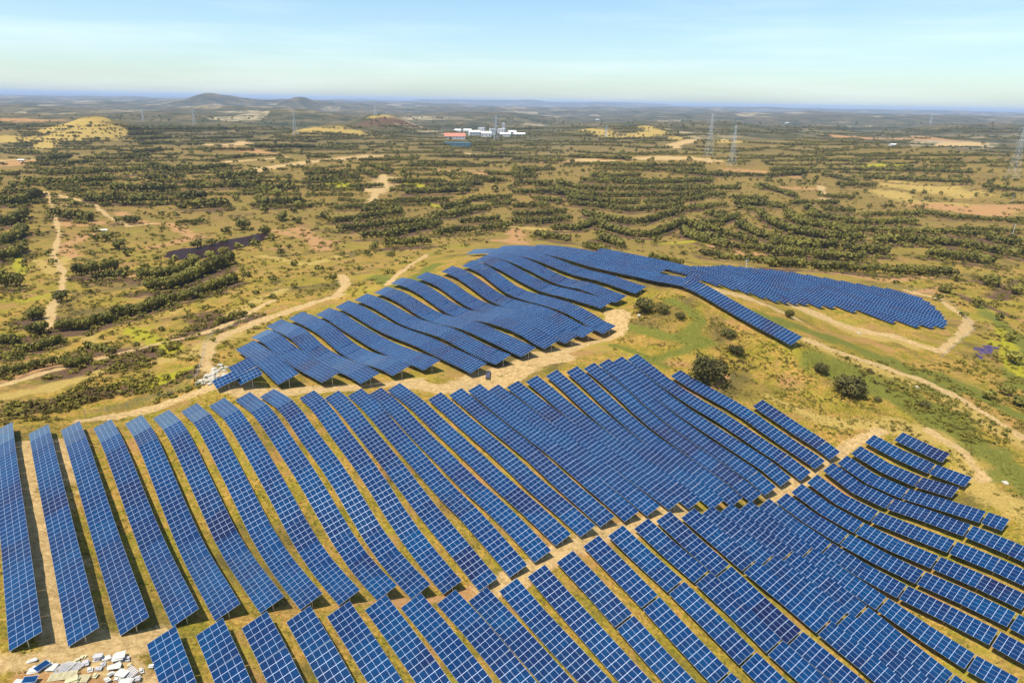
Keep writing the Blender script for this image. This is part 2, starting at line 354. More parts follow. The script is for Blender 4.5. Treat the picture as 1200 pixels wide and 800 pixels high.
HEDGES += Z(300, 90, 4, [
 (30, [(355,685),(500,670),(680,640)]), (35, [(390,725),(520,715),(690,695),(830,690)]), (40, [(490,760),(620,755),(760,720),(860,705)]), (40, [(840,745),(940,735),(1025,735)]),
 (35, [(1045,725),(1195,710)]), (45, [(600,800),(800,790)]), (35, [(810,665),(920,660),(1080,625)]), (30, [(960,690),(1140,675)]), (55, [(0,590),(60,610),(220,600)]),
 (30, [(0,545),(80,540),(150,520)]), (26, [(360,625),(480,620),(560,612)]), (35, [(500,640),(680,635)]), (30, [(880,625),(1000,600)]), (26, [(230,500),(400,480)]),
 (24, [(410,455),(480,485)]), (24, [(480,440),(560,475)]), (24, [(540,425),(640,455)]), (26, [(230,470),(420,455)]), (22, [(0,335),(480,340)]), (20, [(230,385),(350,385)]),
 (20, [(720,420),(1090,425)]), (24, [(1070,460),(1195,465)]), (24, [(1010,480),(1160,495)]), (22, [(620,500),(860,495)]), (26, [(700,550),(1000,540)]), (24, [(440,525),(600,520)]),
 (24, [(650,590),(900,585)]), (26, [(1000,580),(1195,575)]), (24, [(1100,610),(1195,600)]), (20, [(830,520),(1060,510)]), (18, [(480,400),(760,395)]), (18, [(860,380),(1190,385)])], 'middle slope')
HEDGES += Z(600, 90, 4, [
 (22, [(370,465),(480,475),(600,470)]), (24, [(320,490),(400,500),(600,505),(800,500),(940,490)]), (26, [(210,500),(300,527),(430,535),(600,535),(800,530),(950,530)]),
 (26, [(200,530),(330,558),(420,565),(700,565),(900,555)]), (28, [(250,580),(380,585),(500,600),(700,595),(900,580)]), (30, [(260,600),(400,615),(560,635),(700,625),(800,610)]),
 (28, [(0,615),(170,615)]), (30, [(0,655),(120,655),(245,640)]), (32, [(0,690),(130,690),(280,675)]), (34, [(330,650),(420,670),(550,695),(620,690),(700,665),(800,640)]),
 (38, [(395,690),(450,720),(560,750),(650,755),(740,720),(800,690)]), (40, [(400,760),(450,780),(520,800)]), (42, [(790,730),(850,760),(960,775),(1000,800)]), (34, [(800,690),(900,735)]),
 (28, [(1040,600),(1200,610)]), (26, [(1040,575),(1200,585)]), (40, [(1070,710),(1130,740),(1200,765)]), (32, [(190,720),(300,720),(380,690)]), (24, [(0,480),(120,475)]),
 (22, [(0,450),(200,445)]), (28, [(900,655),(1000,650)]), (26, [(830,620),(1000,610)]), (24, [(20,510),(190,505)]), (24, [(0,550),(180,545)]), (26, [(100,580),(230,590)]),
 (30, [(860,700),(980,690),(1060,660)]), (18, [(240,420),(520,415)]), (18, [(560,420),(900,425)]), (18, [(880,460),(1190,470)]), (18, [(380,440),(900,445)])], 'central terraces')
HEDGES += Z(600, 117, 3, [
 (20, [(280,270),(350,290),(520,295),(700,290)]), (20, [(560,322),(700,320),(800,320)]), (20, [(620,345),(750,340)]), (21, [(130,320),(230,350),(330,365)]), (21, [(800,365),(960,385)]), (22, [(560,397),(700,385)]),
 (28, [(600,475),(660,500),(740,520),(800,530),(1000,540),(1150,560)]), (24, [(620,440),(700,460),(800,492),(860,508)]), (28, [(660,545),(760,565),(900,580),(1040,590)]), (28, [(1050,595),(1200,600)]),
 (26, [(790,440),(860,480),(960,500),(1120,520)]), (26, [(870,410),(920,445),(1000,470),(1140,490),(1200,495)]), (23, [(960,400),(1020,430),(1120,450),(1200,460)]), (22, [(1030,385),(1080,415),(1200,430)]),
 (20, [(790,385),(880,400)]), (24, [(140,460),(230,460),(290,440)]), (26, [(80,480),(200,500)]), (18, [(0,270),(80,268)]), (18, [(0,250),(90,248)]), (22, [(700,420),(800,420)]), (18, [(880,310),(1000,345)]),
 (16, [(900,250),(1040,255)]), (16, [(560,260),(760,270)]), (16, [(300,235),(500,240)]), (16, [(0,215),(180,222)]), (14, [(200,205),(420,212)]), (16, [(1080,345),(1200,350)]), (26, [(250,520),(340,540)]), (26, [(480,560),(600,585)])], 'central terraces')
HEDGES += Z(900, 90, 4, [
 (45, [(0,690),(100,730),(220,755),(330,765),(440,770)]), (35, [(80,660),(160,700),(260,710),(400,740)]), (28, [(170,650),(260,670),(350,680)]), (32, [(360,690),(500,695),(690,690)]),
 (34, [(410,725),(600,735),(840,740),(1000,755)]), (36, [(490,775),(700,775),(850,790)]), (45, [(1010,760),(1100,785),(1200,790)]), (28, [(0,610),(80,620)]), (26, [(440,660),(720,650)]),
 (24, [(100,600),(330,600)]), (28, [(250,630),(400,640)]), (22, [(440,480),(960,500)]), (20, [(400,440),(960,455)]), (22, [(320,510),(500,520)]), (22, [(1000,520),(1200,540)]), (22, [(0,470),(180,460)]), (20, [(280,470),(420,500)]),
 (24, [(700,640),(860,665),(1190,690)]), (24, [(880,720),(1190,735)])], 'right terraces')
HEDGES += Z(900, 240, 3.077, [
 (36, [(0,150),(100,153),(240,158)]), (36, [(0,185),(150,190)]), (38, [(160,198),(340,203)]), (38, [(0,225),(130,228)]), (40, [(155,232),(330,245),(600,258)]), (38, [(270,168),(430,182)]),
 (40, [(575,188),(700,203),(820,222)]), (34, [(380,136),(550,140),(700,152),(850,182),(920,192)]), (36, [(600,250),(680,262)])], 'right terraces')
HEDGES += Z(0, 270, 3.477, [
 (55, [(225,410),(340,405),(455,370)]), (55, [(455,355),(560,345),(670,305)]), (45, [(670,295),(770,285),(830,260),(960,210)]), (58, [(590,245),(700,240),(800,195),(880,160),(940,140)]),
 (55, [(300,185),(400,175),(480,160)]), (38, [(370,205),(520,195)]), (40, [(80,500),(160,490),(245,455)]), (42, [(0,590),(100,575),(230,545)]), (50, [(255,555),(310,560),(365,545)]),
 (50, [(0,465),(80,465)]), (30, [(0,520),(55,515)]), (45, [(0,125),(60,110),(100,85)]), (70, [(0,230),(75,230)]), (40, [(0,60),(60,45),(100,15)]), (60, [(120,430),(185,420)]), (55, [(100,370),(180,360)]),
 (50, [(560,200),(700,190),(800,150)]), (30, [(880,385),(1000,350)]), (32, [(350,480),(460,500)])], 'left valley')
for _w, _h, _p in HEDGES:      # bare brown bank below each terrace's trees, darkened to paint in their base shade
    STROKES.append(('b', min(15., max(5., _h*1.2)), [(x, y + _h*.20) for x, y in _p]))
KINDS = 'srgbyl'
_sw = {}
def stroke_masks(X, Y):
    M = {k: np.zeros(X.shape) for k in KINDS}
    wob = .35 * vnoise(X/3.1, Y/3.1, 21) + .35 * vnoise(X/9, Y/9, 22) + .3 * vnoise(X/31, Y/31, 23)
    for si, (kind, wd, pts) in enumerate(STROKES):
        if si not in _sw: _sw[si] = at([p[0] for p in pts], [p[1] for p in pts])[:, :2]
        P = _sw[si]
        rad = wd * .5; mx = rad * 2.4
        x0, y0 = P.min(0) - mx; x1, y1 = P.max(0) + mx
        s = (X > x0) & (X < x1) & (Y > y0) & (Y < y1)
        if not s.any(): continue
        xs = X[s]; ys = Y[s]; d = np.full(xs.shape, 1e9)
        for a, b in zip(P[:-1], P[1:]):
            ab = b - a; t = np.clip(((xs-a[0])*ab[0] + (ys-a[1])*ab[1]) / (ab@ab + 1e-9), 0, 1)
            d = np.minimum(d, np.hypot(xs-a[0]-t*ab[0], ys-a[1]-t*ab[1]))
        v = 1 - sst(.30, 1.75, d/rad + wob[s]*1.1)
        M[kind][s] = np.maximum(M[kind][s], v)
    return M
ys_ = [18.]
while ys_[-1] < 62000: ys_.append(ys_[-1] + max(.42, ys_[-1] * .0042))
ys_ = np.array(ys_); us = np.linspace(-1, 1, 720); us = us * (.75 + .25 * us**2)
GYm, GU = np.meshgrid(ys_, us, indexing='ij'); GXm = GU * (GYm * 1.15 + 60)
ZM = h(GXm, GYm) + .10 * vnoise(GXm/1.7, GYm/1.7, 31) + .12 * vnoise(GXm/5, GYm/5, 32)
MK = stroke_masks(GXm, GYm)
POND = [(189,300),(196,294),(212,291),(228,290),(248,287),(262,283),(285,280),(310,275),(318,277),(306,283),(290,288),(268,294),(250,300),(232,304),(210,304)]
PP = at([p[0] for p in POND], [p[1] for p in POND]); pond_z = float(np.median(PP[:, 2])) 
PUDDLE = [(1138,414),(1146,408),(1160,404),(1170,405),(1166,411),(1152,417),(1142,418)]
PU = at([p[0] for p in PUDDLE], [p[1] for p in PUDDLE]); puddle_z = float(np.median(PU[:, 2]))
def in_poly(x, y, P):
    ins = np.zeros(x.shape, bool); n = len(P)
    for i in range(n):
        x0, y0 = P[i][:2]; x1, y1 = P[(i+1) % n][:2]
        c = ((y0 > y) != (y1 > y)) & (x < (x1-x0)*(y-y0)/(y1-y0+1e-12)+x0); ins ^= c
    return ins
for poly, z in ((PP, pond_z),):
    ins = in_poly(GXm, GYm, poly); ZM[ins] = np.minimum(ZM[ins], z - .5)
ny, nx = GXm.shape
idx = np.arange(ny*nx).reshape(ny, nx)
Q = np.stack([idx[:-1, :-1], idx[:-1, 1:], idx[1:, 1:], idx[1:, :-1]], -1).reshape(-1, 4)
V = np.stack([GXm, GYm, ZM], -1).reshape(-1, 3)
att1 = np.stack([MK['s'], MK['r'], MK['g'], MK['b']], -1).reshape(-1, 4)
att2 = np.stack([MK['y'], MK['l'], MK['y']*0, MK['y']*0+1], -1).reshape(-1, 4)

m = NT('ground_soil_and_grass'); P_ = m.pos()
n1 = m.noise(.035, 6, .6, P_); n2 = m.noise(.22, 6, .65, P_); n3 = m.noise(1.6, 5, .7, P_); n4 = m.noise(.006, 5, .55, P_); n5 = m.noise(5.5, 3, .7, P_)
dry = m.mix(m.ramp(n3, [(.35, 0), (.68, 1)]), (.26, .130, .024), (.60, .37, .090))
olive = m.mix(m.ramp(n3, [(.32, 0), (.7, 1)]), (.080, .074, .010), (.37, .29, .030))
n8 = m.noise(.75, 5, .7, P_)
base = m.mix(m.ramp(m.math('ADD', m.math('MULTIPLY', n2, .55), m.math('MULTIPLY', n8, .45)), [(.44, 0), (.55, 1)]), olive, dry)
base = m.mix(m.ramp(n1, [(.42, 0), (.62, .75)]), base, olive)
n6 = m.noise(.05, 5, .65, m.math and P_, 1.2); n7 = m.noise(.028, 5, .65, P_, .8)
base = m.mix(m.ramp(n6, [(.52, 0), (.66, .85)]), base, (.36, .19, .075))
base = m.mix(m.ramp(n7, [(.55, 0), (.68, .7)]), base, (.30, .27, .025))
base = m.mix(m.ramp(n7, [(.33, .85), (.46, 0)]), base, (.11, .085, .030))
# distant country: darker woods and pale fields
farc = m.mix(m.ramp(n4, [(.36, 0), (.52, .55), (.66, 1)]), (.035, .045, .020), (.20, .145, .065))
patch = m.n('ShaderNodeTexVoronoi'); patch.inputs['Scale'].default_value = .0035; m.l(P_, patch.inputs['Vector'])
farc = m.mix(m.ramp(patch.outputs['Color'], [(.74, 0), (.82, .85)]), farc, (.42, .33, .19))
farc = m.mix(m.ramp(m.noise(.02, 5, .6, P_), [(.42, 0), (.60, .8)]), farc, (.05, .055, .018))
sx = m.n('ShaderNodeSeparateXYZ')
md = m.n('ShaderNodeMapRange'); md.inputs['From Min'].default_value = 330; md.inputs['From Max'].default_value = 620; md.inputs['To Max'].default_value = .55; m.l(sx.outputs['Y'], md.inputs['Value'])
base = m.mix(md.outputs[0], base, m.mix(m.ramp(n3, [(.35, 0), (.68, 1)]), (.10, .065, .024), (.26, .18, .055))); m.l(P_, sx.inputs[0])
fm = m.n('ShaderNodeMapRange'); fm.inputs['From Min'].default_value = 1100; fm.inputs['From Max'].default_value = 2400; m.l(sx.outputs['Y'], fm.inputs['Value'])
base = m.mix(fm.outputs[0], base, farc)
a1 = m.n('ShaderNodeAttribute'); a1.attribute_name = 'mask'; a2 = m.n('ShaderNodeAttribute'); a2.attribute_name = 'mask2'
s1 = m.n('ShaderNodeSeparateColor'); m.l(a1.outputs['Color'], s1.inputs[0]); s2 = m.n('ShaderNodeSeparateColor'); m.l(a2.outputs['Color'], s2.inputs[0])
def brk(f, lo=.30, hi=.85):        # break a mask's edge up with fine noise
    return m.ramp(m.math('ADD', f, m.math('ADD', m.math('MULTIPLY', m.math('SUBTRACT', n2, .5), 1.3), m.math('MULTIPLY', m.math('SUBTRACT', n3, .5), .9))), [(lo, 0), (hi, 1)])
sand = m.mix(m.ramp(m.math('ADD', m.math('MULTIPLY', n3, .5), m.math('MULTIPLY', n8, .5)), [(.36, 0), (.62, 1)]), (.29, .18, .065), (.62, .43, .19))
red = m.mix(m.ramp(n3, [(.3, 0), (.75, 1)]), (.32, .16, .060), (.50, .29, .115))
green = m.mix(m.ramp(n3, [(.3, 0), (.75, 1)]), (.085, .10, .016), (.24, .22, .035))
brown = m.mix(m.ramp(n3, [(.3, 0), (.75, 1)]), (.070, .040, .024), (.19, .11, .055))  # brown of scrub and banks, deepened to paint shade along the hedge bases
straw = m.mix(m.ramp(n3, [(.3, 0), (.75, 1)]), (.30, .20, .05), (.52, .37, .10))
lime = m.mix(m.ramp(n3, [(.3, 0), (.75, 1)]), (.20, .19, .012), (.46, .38, .03))
c = m.mix(brk(s2.outputs['Red']), base, straw); c = m.mix(brk(s1.outputs['Blue']), c, green)
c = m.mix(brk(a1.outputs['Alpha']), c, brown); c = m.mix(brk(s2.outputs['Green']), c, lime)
c = m.mix(brk(s1.outputs['Green']), c, red); c = m.mix(brk(s1.outputs['Red'], .22, .66), c, sand)
c = m.mix(m.ramp(n5, [(.3, .72), (.7, 1.0)]), (0, 0, 0), c, 'MIX')
m.l(c, m.b.inputs['Base Color']); m.b.inputs['Roughness'].default_value = .95; m.b.inputs['Specular IOR Level'].default_value = .1
m.bump(m.math('ADD', n3, m.math('MULTIPLY', n5, .5)), .8, .25)
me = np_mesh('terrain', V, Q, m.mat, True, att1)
a = me.color_attributes.new('mask2', 'FLOAT_COLOR', 'POINT'); a.data.foreach_set('color', att2.astype(np.float32).ravel())
tag(link('terrain', me), kind='structure')
def sheet(name, poly, z, mat):
    bm = bmesh.new(); bm.faces.new([bm.verts.new((p[0], p[1], z)) for p in poly]); bmesh.ops.triangulate(bm, faces=bm.faces)
    me = bpy.data.meshes.new(name); bm.to_mesh(me); bm.free(); me.materials.append(mat); return tag(link(name, me), kind='structure')
wm = NT('pond_water'); wm.b.inputs['Base Color'].default_value = (.028, .014, .013, 1); wm.b.inputs['Specular IOR Level'].default_value = .12; wm.b.inputs['Roughness'].default_value = .35; wm.b.inputs['IOR'].default_value = 1.1
wm.bump(wm.noise(1.2, 3, .5, wm.pos()), .15, .05)
sheet('pond_water', PP, pond_z - .15, wm.mat)

# ------------------------------------------------------------------ panel rows
M_ALU = simple('aluminium_frame', (.40, .48, .62), .4, .2, .05)
M_STEEL = simple('galvanised_steel', (.50, .50, .50), .45, .6, .1)
gm = NT('photovoltaic_glass'); oi = gm.n('ShaderNodeObjectInfo'); tco = gm.n('ShaderNodeTexCoord')
pn = gm.noise(.09, 3, .6, gm.pos()); po = gm.noise(1.1, 2, .5, gm.pos())
ca = gm.mix(gm.ramp(oi.outputs['Random'], [(0, 0), (.5, .3), (.85, .5), (1, 1)]), (.001, .026, .092), (.006, .012, .048))
ca = gm.mix(gm.ramp(pn, [(.42, 0), (.62, .7)]), ca, (.001, .042, .120))
ca = gm.mix(gm.ramp(po, [(.45, 0), (.7, .45)]), ca, (.009, .008, .045))
gm.l(ca, gm.b.inputs['Base Color']); gm.b.inputs['Roughness'].default_value = .13; gm.b.inputs['IOR'].default_value = 1.42
gm.b.inputs['Coat Weight'].default_value = .0
M_GLASS = gm.mat
MODW, MODH, TILT = 1.32, 1.0, R_(18)
_pl = {}
def panel_mesh(nc, nr):
    """nc columns of landscape modules, nr modules up the slope; origin at the middle of the low edge"""
    if (nc, nr) in _pl: return _pl[nc, nr]
    b = MB(); Lx = nc*MODW; b.box(-Lx/2, Lx/2, 0, nr*MODH, -.045, 0, 0)
    for i in range(nc):
        for j in range(nr):
            x0 = -Lx/2 + i*MODW + .036; x1 = -Lx/2 + (i+1)*MODW - .036; y0 = j*MODH + .015; y1 = (j+1)*MODH - .015
            b.quad((x0, y0, .006), (x1, y0, .006), (x1, y1, .006), (x0, y1, .006), 1)
    _pl[nc, nr] = b.mesh('panel_section', [M_ALU, M_GLASS]); return _pl[nc, nr]
_fr = {}
def frame_mesh(nc, nr):
    if (nc, nr) in _fr: return _fr[nc, nr]
    b = MB(); Lx = nc*MODW; D = nr*MODH
    for y in (.22*D, .78*D): b.box(-Lx/2+.03, Lx/2-.03, y-.04, y+.04, -.14, -.048)
    for x in (-Lx*.32, Lx*.32): b.box(x-.04, x+.04, .12*D, .9*D, -.25, -.142)
    _fr[nc, nr] = b.mesh('support_frame', [M_STEEL]); return _fr[nc, nr]
pb = MB(); pb.box(-.06, .06, -.045, .045, 0, 1); POST = pb.mesh('post', [M_STEEL])
def ordinal(n):
    t = ['', 'first', 'second', 'third', 'fourth', 'fifth', 'sixth', 'seventh', 'eighth', 'ninth', 'tenth', 'eleventh', 'twelfth', 'thirteenth', 'fourteenth',
         'fifteenth', 'sixteenth', 'seventeenth', 'eighteenth', 'nineteenth', 'twentieth']
    if n <= 20: return t[n]
    if n < 30: return 'twenty ' + t[n-20]
    if n == 30: return 'thirtieth'
    return 'thirty ' + t[n-30]
def build_row(d_of_e, e0, e1, nr, lo, label, group, nc=5, gap_every=0):
    """a straight run of table sections from e0 (near end) to e1 (far end)"""
    if e1 < e0: e0, e1 = e1, e0
    D = nr*MODH; a_mid = (e0+e1)/2
    pc = E_*a_mid + N_*(d_of_e(a_mid) + D*.45); root = empty('solar_panel_row', (pc[0], pc[1], float(h(pc[0], pc[1]))))
    tag(root, label, 'solar panels', group); rl = Vector(root.location)
    s = e1; cnt = 0
    while s - e0 > MODW * .8:
        n = nc; L_ = n*MODW
        if s - L_ < e0 - MODW*.5: n = max(1, int(round((s - e0)/MODW))); L_ = n*MODW
        sa = s - L_
        def low(e):
            p = E_*e + N_*d_of_e(e); pm = p + N_*D*.25
            return Vector((p[0], p[1], float(h(pm[0], pm[1])) + lo))
        A0 = low(s); B0 = low(sa); t = (A0 - B0); Lr = t.length; t.normalize()
        w = Vector((N_[0]*math.cos(TILT), N_[1]*math.cos(TILT), math.sin(TILT))); w = (w - t*w.dot(t)).normalized()
        nn = (-w).cross(t) if False else t.cross(w)
        if nn.z < 0: nn = -nn
        tx = w.cross(nn)                       # right-handed frame: x along, y up the slope, z normal
        nseg = max(1, n)
        mid = (A0 + B0)/2
        M = Matrix(((tx.x, w.x, nn.x, mid.x - rl.x), (tx.y, w.y, nn.y, mid.y - rl.y), (tx.z, w.z, nn.z, mid.z - rl.z), (0, 0, 0, 1)))
        sc = Matrix.Diagonal((max(.9, min(1.15, (Lr - .03)/(n*MODW))), 1, 1, 1))
        o = link('panel_section', panel_mesh(n, nr), root); o.matrix_local = M @ sc
        o = link('support_frame', frame_mesh(n, nr), root); o.matrix_local = M @ sc
        ends = [sa + .35] + ([s - .35] if cnt == 0 else [])
        for e in ends:
            f_ = (e - sa)/(s - sa); base = B0.lerp(A0, f_) + w*D*.52 - nn*.25
            g = float(h(base.x, base.y)) - .15; po_ = link('post', POST, root)
            po_.matrix_local = Matrix.Translation(Vector((base.x, base.y, g)) - rl) @ Matrix.Rotation(-ROW_AZ, 4, 'Z') @ Matrix.Diagonal((1, 1, max(.2, base.z - g), 1))
        cnt += 1; s = sa - (.38 if gap_every and cnt % gap_every == 0 else .0)
    return root
def lo_of(k, lo): return lo - .3 + float(sst(3, 11, np.float64(k)))*.3 + float(sst(12, 22, np.float64(k)))*.55 if lo < 1 else lo
def rows_from(S, lo, pitch0, slope_max=.03):
    out = []
    for k in sorted(S):
        W = at([p[0] for p in S[k]], [p[1] for p in S[k]], lo_of(k, lo))
        e = W[:, :2] @ E_; d = W[:, :2] @ N_
        b = 0.
        if len(e) >= 3 and np.ptp(e) > 25: b = float(np.clip(np.polyfit(e, d, 1)[0], -slope_max, slope_max))
        a = float((d - b*e).mean())
        out.append((k, lambda q, a=a, b=b: a + b*q, float(e[0]), float(e[-1]), S[k]))
    return out
def run_out(f, e, lim=90):
    """extend a row toward the viewer until it is well out of the frame"""
    for i in range(400):
        p = E_*e + N_*f(e); z = float(h(p[0], p[1])); x, y = proj([[p[0], p[1], z]])[0]
        if y > 825 or x > 1225 or p[1] < 30: return e
        e -= .5
    return e
ROW_D = []
for i, (k, f, ea, eb, pts) in enumerate(rows_from(ROWS_A, .85, 6)):
    if i == 0: lab = 'long solar panel row cut by the left edge of the frame'
    elif i == 28: lab = 'short rightmost panel row above the dirt aisle, beside the dry slope'
    elif i == 27: lab = 'row of solar panels in the upper block that starts under the largest round bush'
    else: lab = f'{ordinal(i+1)} panel row from the left, above the dirt aisle'
    build_row(f, eb, ea, 4, lo_of(k, .85), lab, 'solar panel rows above the dirt aisle')
BL = rows_from(ROWS_B, .85, 6)
for i, (k, f, ea, eb, pts) in enumerate(BL):
    p = pts[-1]
    if len(pts) == 1 or p[1] >= 785 or p[0] >= 1190 or (p[1] > 760 and k < 20): eb = run_out(f, min(eb, ea - 5))
    if i == 0: lab = 'leftmost solar panel row of the front block, beside the white packing waste'
    elif i == len(BL)-1: lab = 'short topmost panel row below the dirt aisle, nearest the dry slope'
    else: lab = f'{ordinal(i+1)} panel row from the left, below the dirt aisle'
    build_row(f, eb, ea, 4, lo_of(k, .85), lab, 'solar panel rows below the dirt aisle', nc=6, gap_every=2 if k > 13 else 4)
CEND = {0: (290,452), 1: (325,455), 2: (372,452), 3: (415,453), 4: (450,444), 5: (485,438)}
CTOP = {3: (322,383), 4: (347,374), 9: (463,333), 10: (490,327), 11: (520,320), 12: (545,313), 13: (560,307), 14: (573,301), 15: (588,296), 16: (612,292)}
CR = rows_from(ROWS_C, 1.5, 9.8)
for i, (k, f, ea, eb, pts) in enumerate(CR):
    if k in CEND: eb = float(at(CEND[k][0], CEND[k][1], 1.)[0, :2] @ E_)
    if k in CTOP: ea = float(at(CTOP[k][0], CTOP[k][1], 1.)[0, :2] @ E_)
    if i == 0: lab = 'small solar panel row beside the white rubble, leftmost of the hilltop block'
    elif i == 16: lab = 'longest solar panel row of the hilltop block, running down alone across the dry slope'
    else: lab = f'{ordinal(i+1)} panel row from the left, in the hilltop block'
    build_row(f, eb, ea, 6, 1.75, lab, 'solar panel rows of the hilltop block', nc=5)
# two more rows behind the crest
W = at([244, 263], [461, 450], 1.3)
build_row(lambda q, v=float((W[:, :2] @ N_).mean()): v, float(W[0, :2] @ E_), float(W[1, :2] @ E_) + 3, 6, 1.2, 'short low panel row in front of the pale rubble heap', 'solar panel rows of the hilltop block')
base_d = CR[-1][1]
for j, (pa, pb_) in enumerate((((655,291),(790,318)), ((700,297),(800,322)))):
    W = at([pa[0], pb_[0]], [pa[1], pb_[1]], 1.); e = W[:, :2] @ E_; dd = 9.8*(j+1)
    build_row(lambda q, dd=dd: base_d(q) + dd, float(base_e1 := e[1]), float(e[0]), 6, 1.3,
              ['solar panel row on the crest just behind the longest hilltop row', 'rearmost solar panel row on the hilltop crest before the terraces'][j], 'solar panel rows of the hilltop block')
SPUR = at([556, 592], [297, 303], 1.)
build_row(lambda q, v=float((SPUR[:, :2] @ N_).mean()): v, float((SPUR[1, :2]) @ E_), float((SPUR[0, :2]) @ E_), 6, 1.3, 'short detached solar panel row at the upper left tip of the hilltop', 'solar panel rows of the hilltop block')
EP = [(783,317),(843,313),(920,321),(990,333),(1053,343),(1085,356),(1109,383),(1077,384),(1039,377),(990,363),(944,357),(913,354),(850,336),(811,329)]
EW = at([p[0] for p in EP], [p[1] for p in EP], 1.)
ed = EW[:, :2] @ N_; ee = EW[:, :2] @ E_; cntE = 0
for dv in np.arange(ed.min() + 2, ed.max(), 6.2):
    hits = []
    for i in range(len(ed)):
        a0, a1 = ed[i], ed[(i+1) % len(ed)]
        if (a0 > dv) != (a1 > dv): hits.append(ee[i] + (dv-a0)/(a1-a0)*(ee[(i+1) % len(ed)] - ee[i]))
    if len(hits) >= 2 and max(hits)-min(hits) > 5:
        cntE += 1
        build_row(lambda q, v=dv: v, min(hits), max(hits), 4, .8, f'{ordinal(cntE)} panel row from the left, in the far right field', 'solar panel rows of the far right field', nc=5)
print('E rows', cntE)

# ------------------------------------------------------------------ vegetation
def leaf_mat(name, dark, light, patch=.05):
    m = NT(name); oi = m.n('ShaderNodeObjectInfo'); p = m.pos()
    f = m.math('ADD', m.math('MULTIPLY', m.noise(patch, 3, .6, p), .7), m.math('MULTIPLY', m.noise(1.3, 2, .6, p), .55))
    f = m.math('ADD', f, m.math('MULTIPLY', m.math('SUBTRACT', oi.outputs['Random'], .5), .25))
    m.l(m.ramp(f, [(.38, dark), (.85, light)]), m.b.inputs['Base Color']); m.b.inputs['Roughness'].default_value = .75
    m.b.inputs['Specular IOR Level'].default_value = .15; return m.mat
M_LEAF = leaf_mat('tree_foliage', (.055, .052, .014), (.27, .235, .040))
M_LEAFG = leaf_mat('bright_foliage', (.050, .075, .018), (.15, .17, .035))
M_LEAFD = leaf_mat('bush_foliage', (.035, .032, .012), (.16, .14, .035), .3)
M_SCRUB = NT('scrub_foliage'); _p = M_SCRUB.pos()
_f = M_SCRUB.math('ADD', M_SCRUB.math('MULTIPLY', M_SCRUB.noise(.05, 4, .65, _p), .75), M_SCRUB.math('MULTIPLY', M_SCRUB.noise(.9, 2, .6, _p), .4))
M_SCRUB.l(M_SCRUB.ramp(_f, [(.40, (.085, .050, .024)), (.50, (.11, .090, .020)), (.60, (.20, .165, .025)), (.72, (.10, .10, .022))]), M_SCRUB.b.inputs['Base Color'])
M_SCRUB.b.inputs['Roughness'].default_value = .85; M_SCRUB.b.inputs['Specular IOR Level'].default_value = .1; M_SCRUB = M_SCRUB.mat
M_TRUNK = simple('bark', (.10, .065, .045), .9, 0, .3, 6)

def crown_quads(nq, seed, nl=7, size=.2, flat=.62, low=.12, inner=.82):
    """leaf clumps through a crown about 1 across and 'flat' high, returned as (nq, 4, 3)"""
    r = np.random.default_rng(seed); L_ = [(0, 0, low + flat*.45, .36)]
    for i in range(nl):
        a = r.uniform(0, 2*math.pi); d = r.uniform(.15, .36)
        L_.append((math.cos(a)*d, math.sin(a)*d, low + flat*r.uniform(.2, .75), r.uniform(.14, .24)))
    L_ = np.array(L_); pr = L_[:, 3]**2; w = r.choice(len(L_), nq, p=pr/pr.sum())
    d = r.normal(size=(nq, 3)); d[:, 2] = d[:, 2]*.8 + .18; d /= np.linalg.norm(d, axis=1)[:, None]
    rad = L_[w, 3] * r.uniform(inner, 1.06 + (.82-inner)*.5, nq)
    c = L_[w, :3] + d*rad[:, None]*np.array([1, 1, .9]); c[:, 2] = np.maximum(c[:, 2], .03)
    nrm = d + r.normal(scale=.30, size=(nq, 3)); nrm /= np.linalg.norm(nrm, axis=1)[:, None]
    u = np.cross(nrm, r.normal(size=(nq, 3))); u /= np.linalg.norm(u, axis=1)[:, None]; v = np.cross(nrm, u)
    s = size * r.uniform(.55, 1.15, nq)[:, None]; s2 = s * r.uniform(.5, .95, nq)[:, None]
    return np.stack([c-u*s*.5, c-v*s2*.5+u*s*.08, c+u*s*.5, c+v*s2*.5], 1)
def quads_mesh(name, Q4, mat):
    return np_mesh(name, Q4.reshape(-1, 3), np.arange(len(Q4)*4).reshape(-1, 4), mat)
def trunk_mesh(seed, hgt=.45):
    r = random.Random(seed); b = MB(); top = Vector((r.uniform(-.04, .04), r.uniform(-.04, .04), hgt*.7))
    b.bar((0, 0, -.05), top, .07, 0, .05)
    for i in range(4):
        a = i*1.57 + r.uniform(-.4, .4); b.bar(top, top + Vector((math.cos(a)*.2, math.sin(a)*.2, hgt*.45)), .04, 0, .015)
    return b.mesh('trunk', [M_TRUNK])
CROWNS = [quads_mesh('crown', crown_quads(360, 100+i, 7, .17), M_LEAF) for i in range(6)]
CROWNG = [quads_mesh('crown', crown_quads(420, 140+i, 8, .16, .8), M_LEAFG) for i in range(2)]
BUSHES = [quads_mesh('foliage', crown_quads(1300, 200+i, 16, .085, .58, .03, .62), M_LEAFD) for i in range(4)]
TRUNKS = [trunk_mesh(i) for i in range(4)]
def tree(p, w, hh, label, group, cat='tree', name='tree', crown=None, parts=('crown', 'trunk')):
    t = empty(name, (float(p[0]), float(p[1]), float(p[2]) - .05)); t.rotation_euler[2] = random.uniform(0, 6.28); t.scale = (w, w, hh)
    tag(t, label, cat, group)
    link(parts[0], crown or random.choice(CROWNS), t); link(parts[1], random.choice(TRUNKS), t); return t
cands = []        # (apparent size, x, y, z, width, height, hedge)
def dist(P): return P[:, 1]
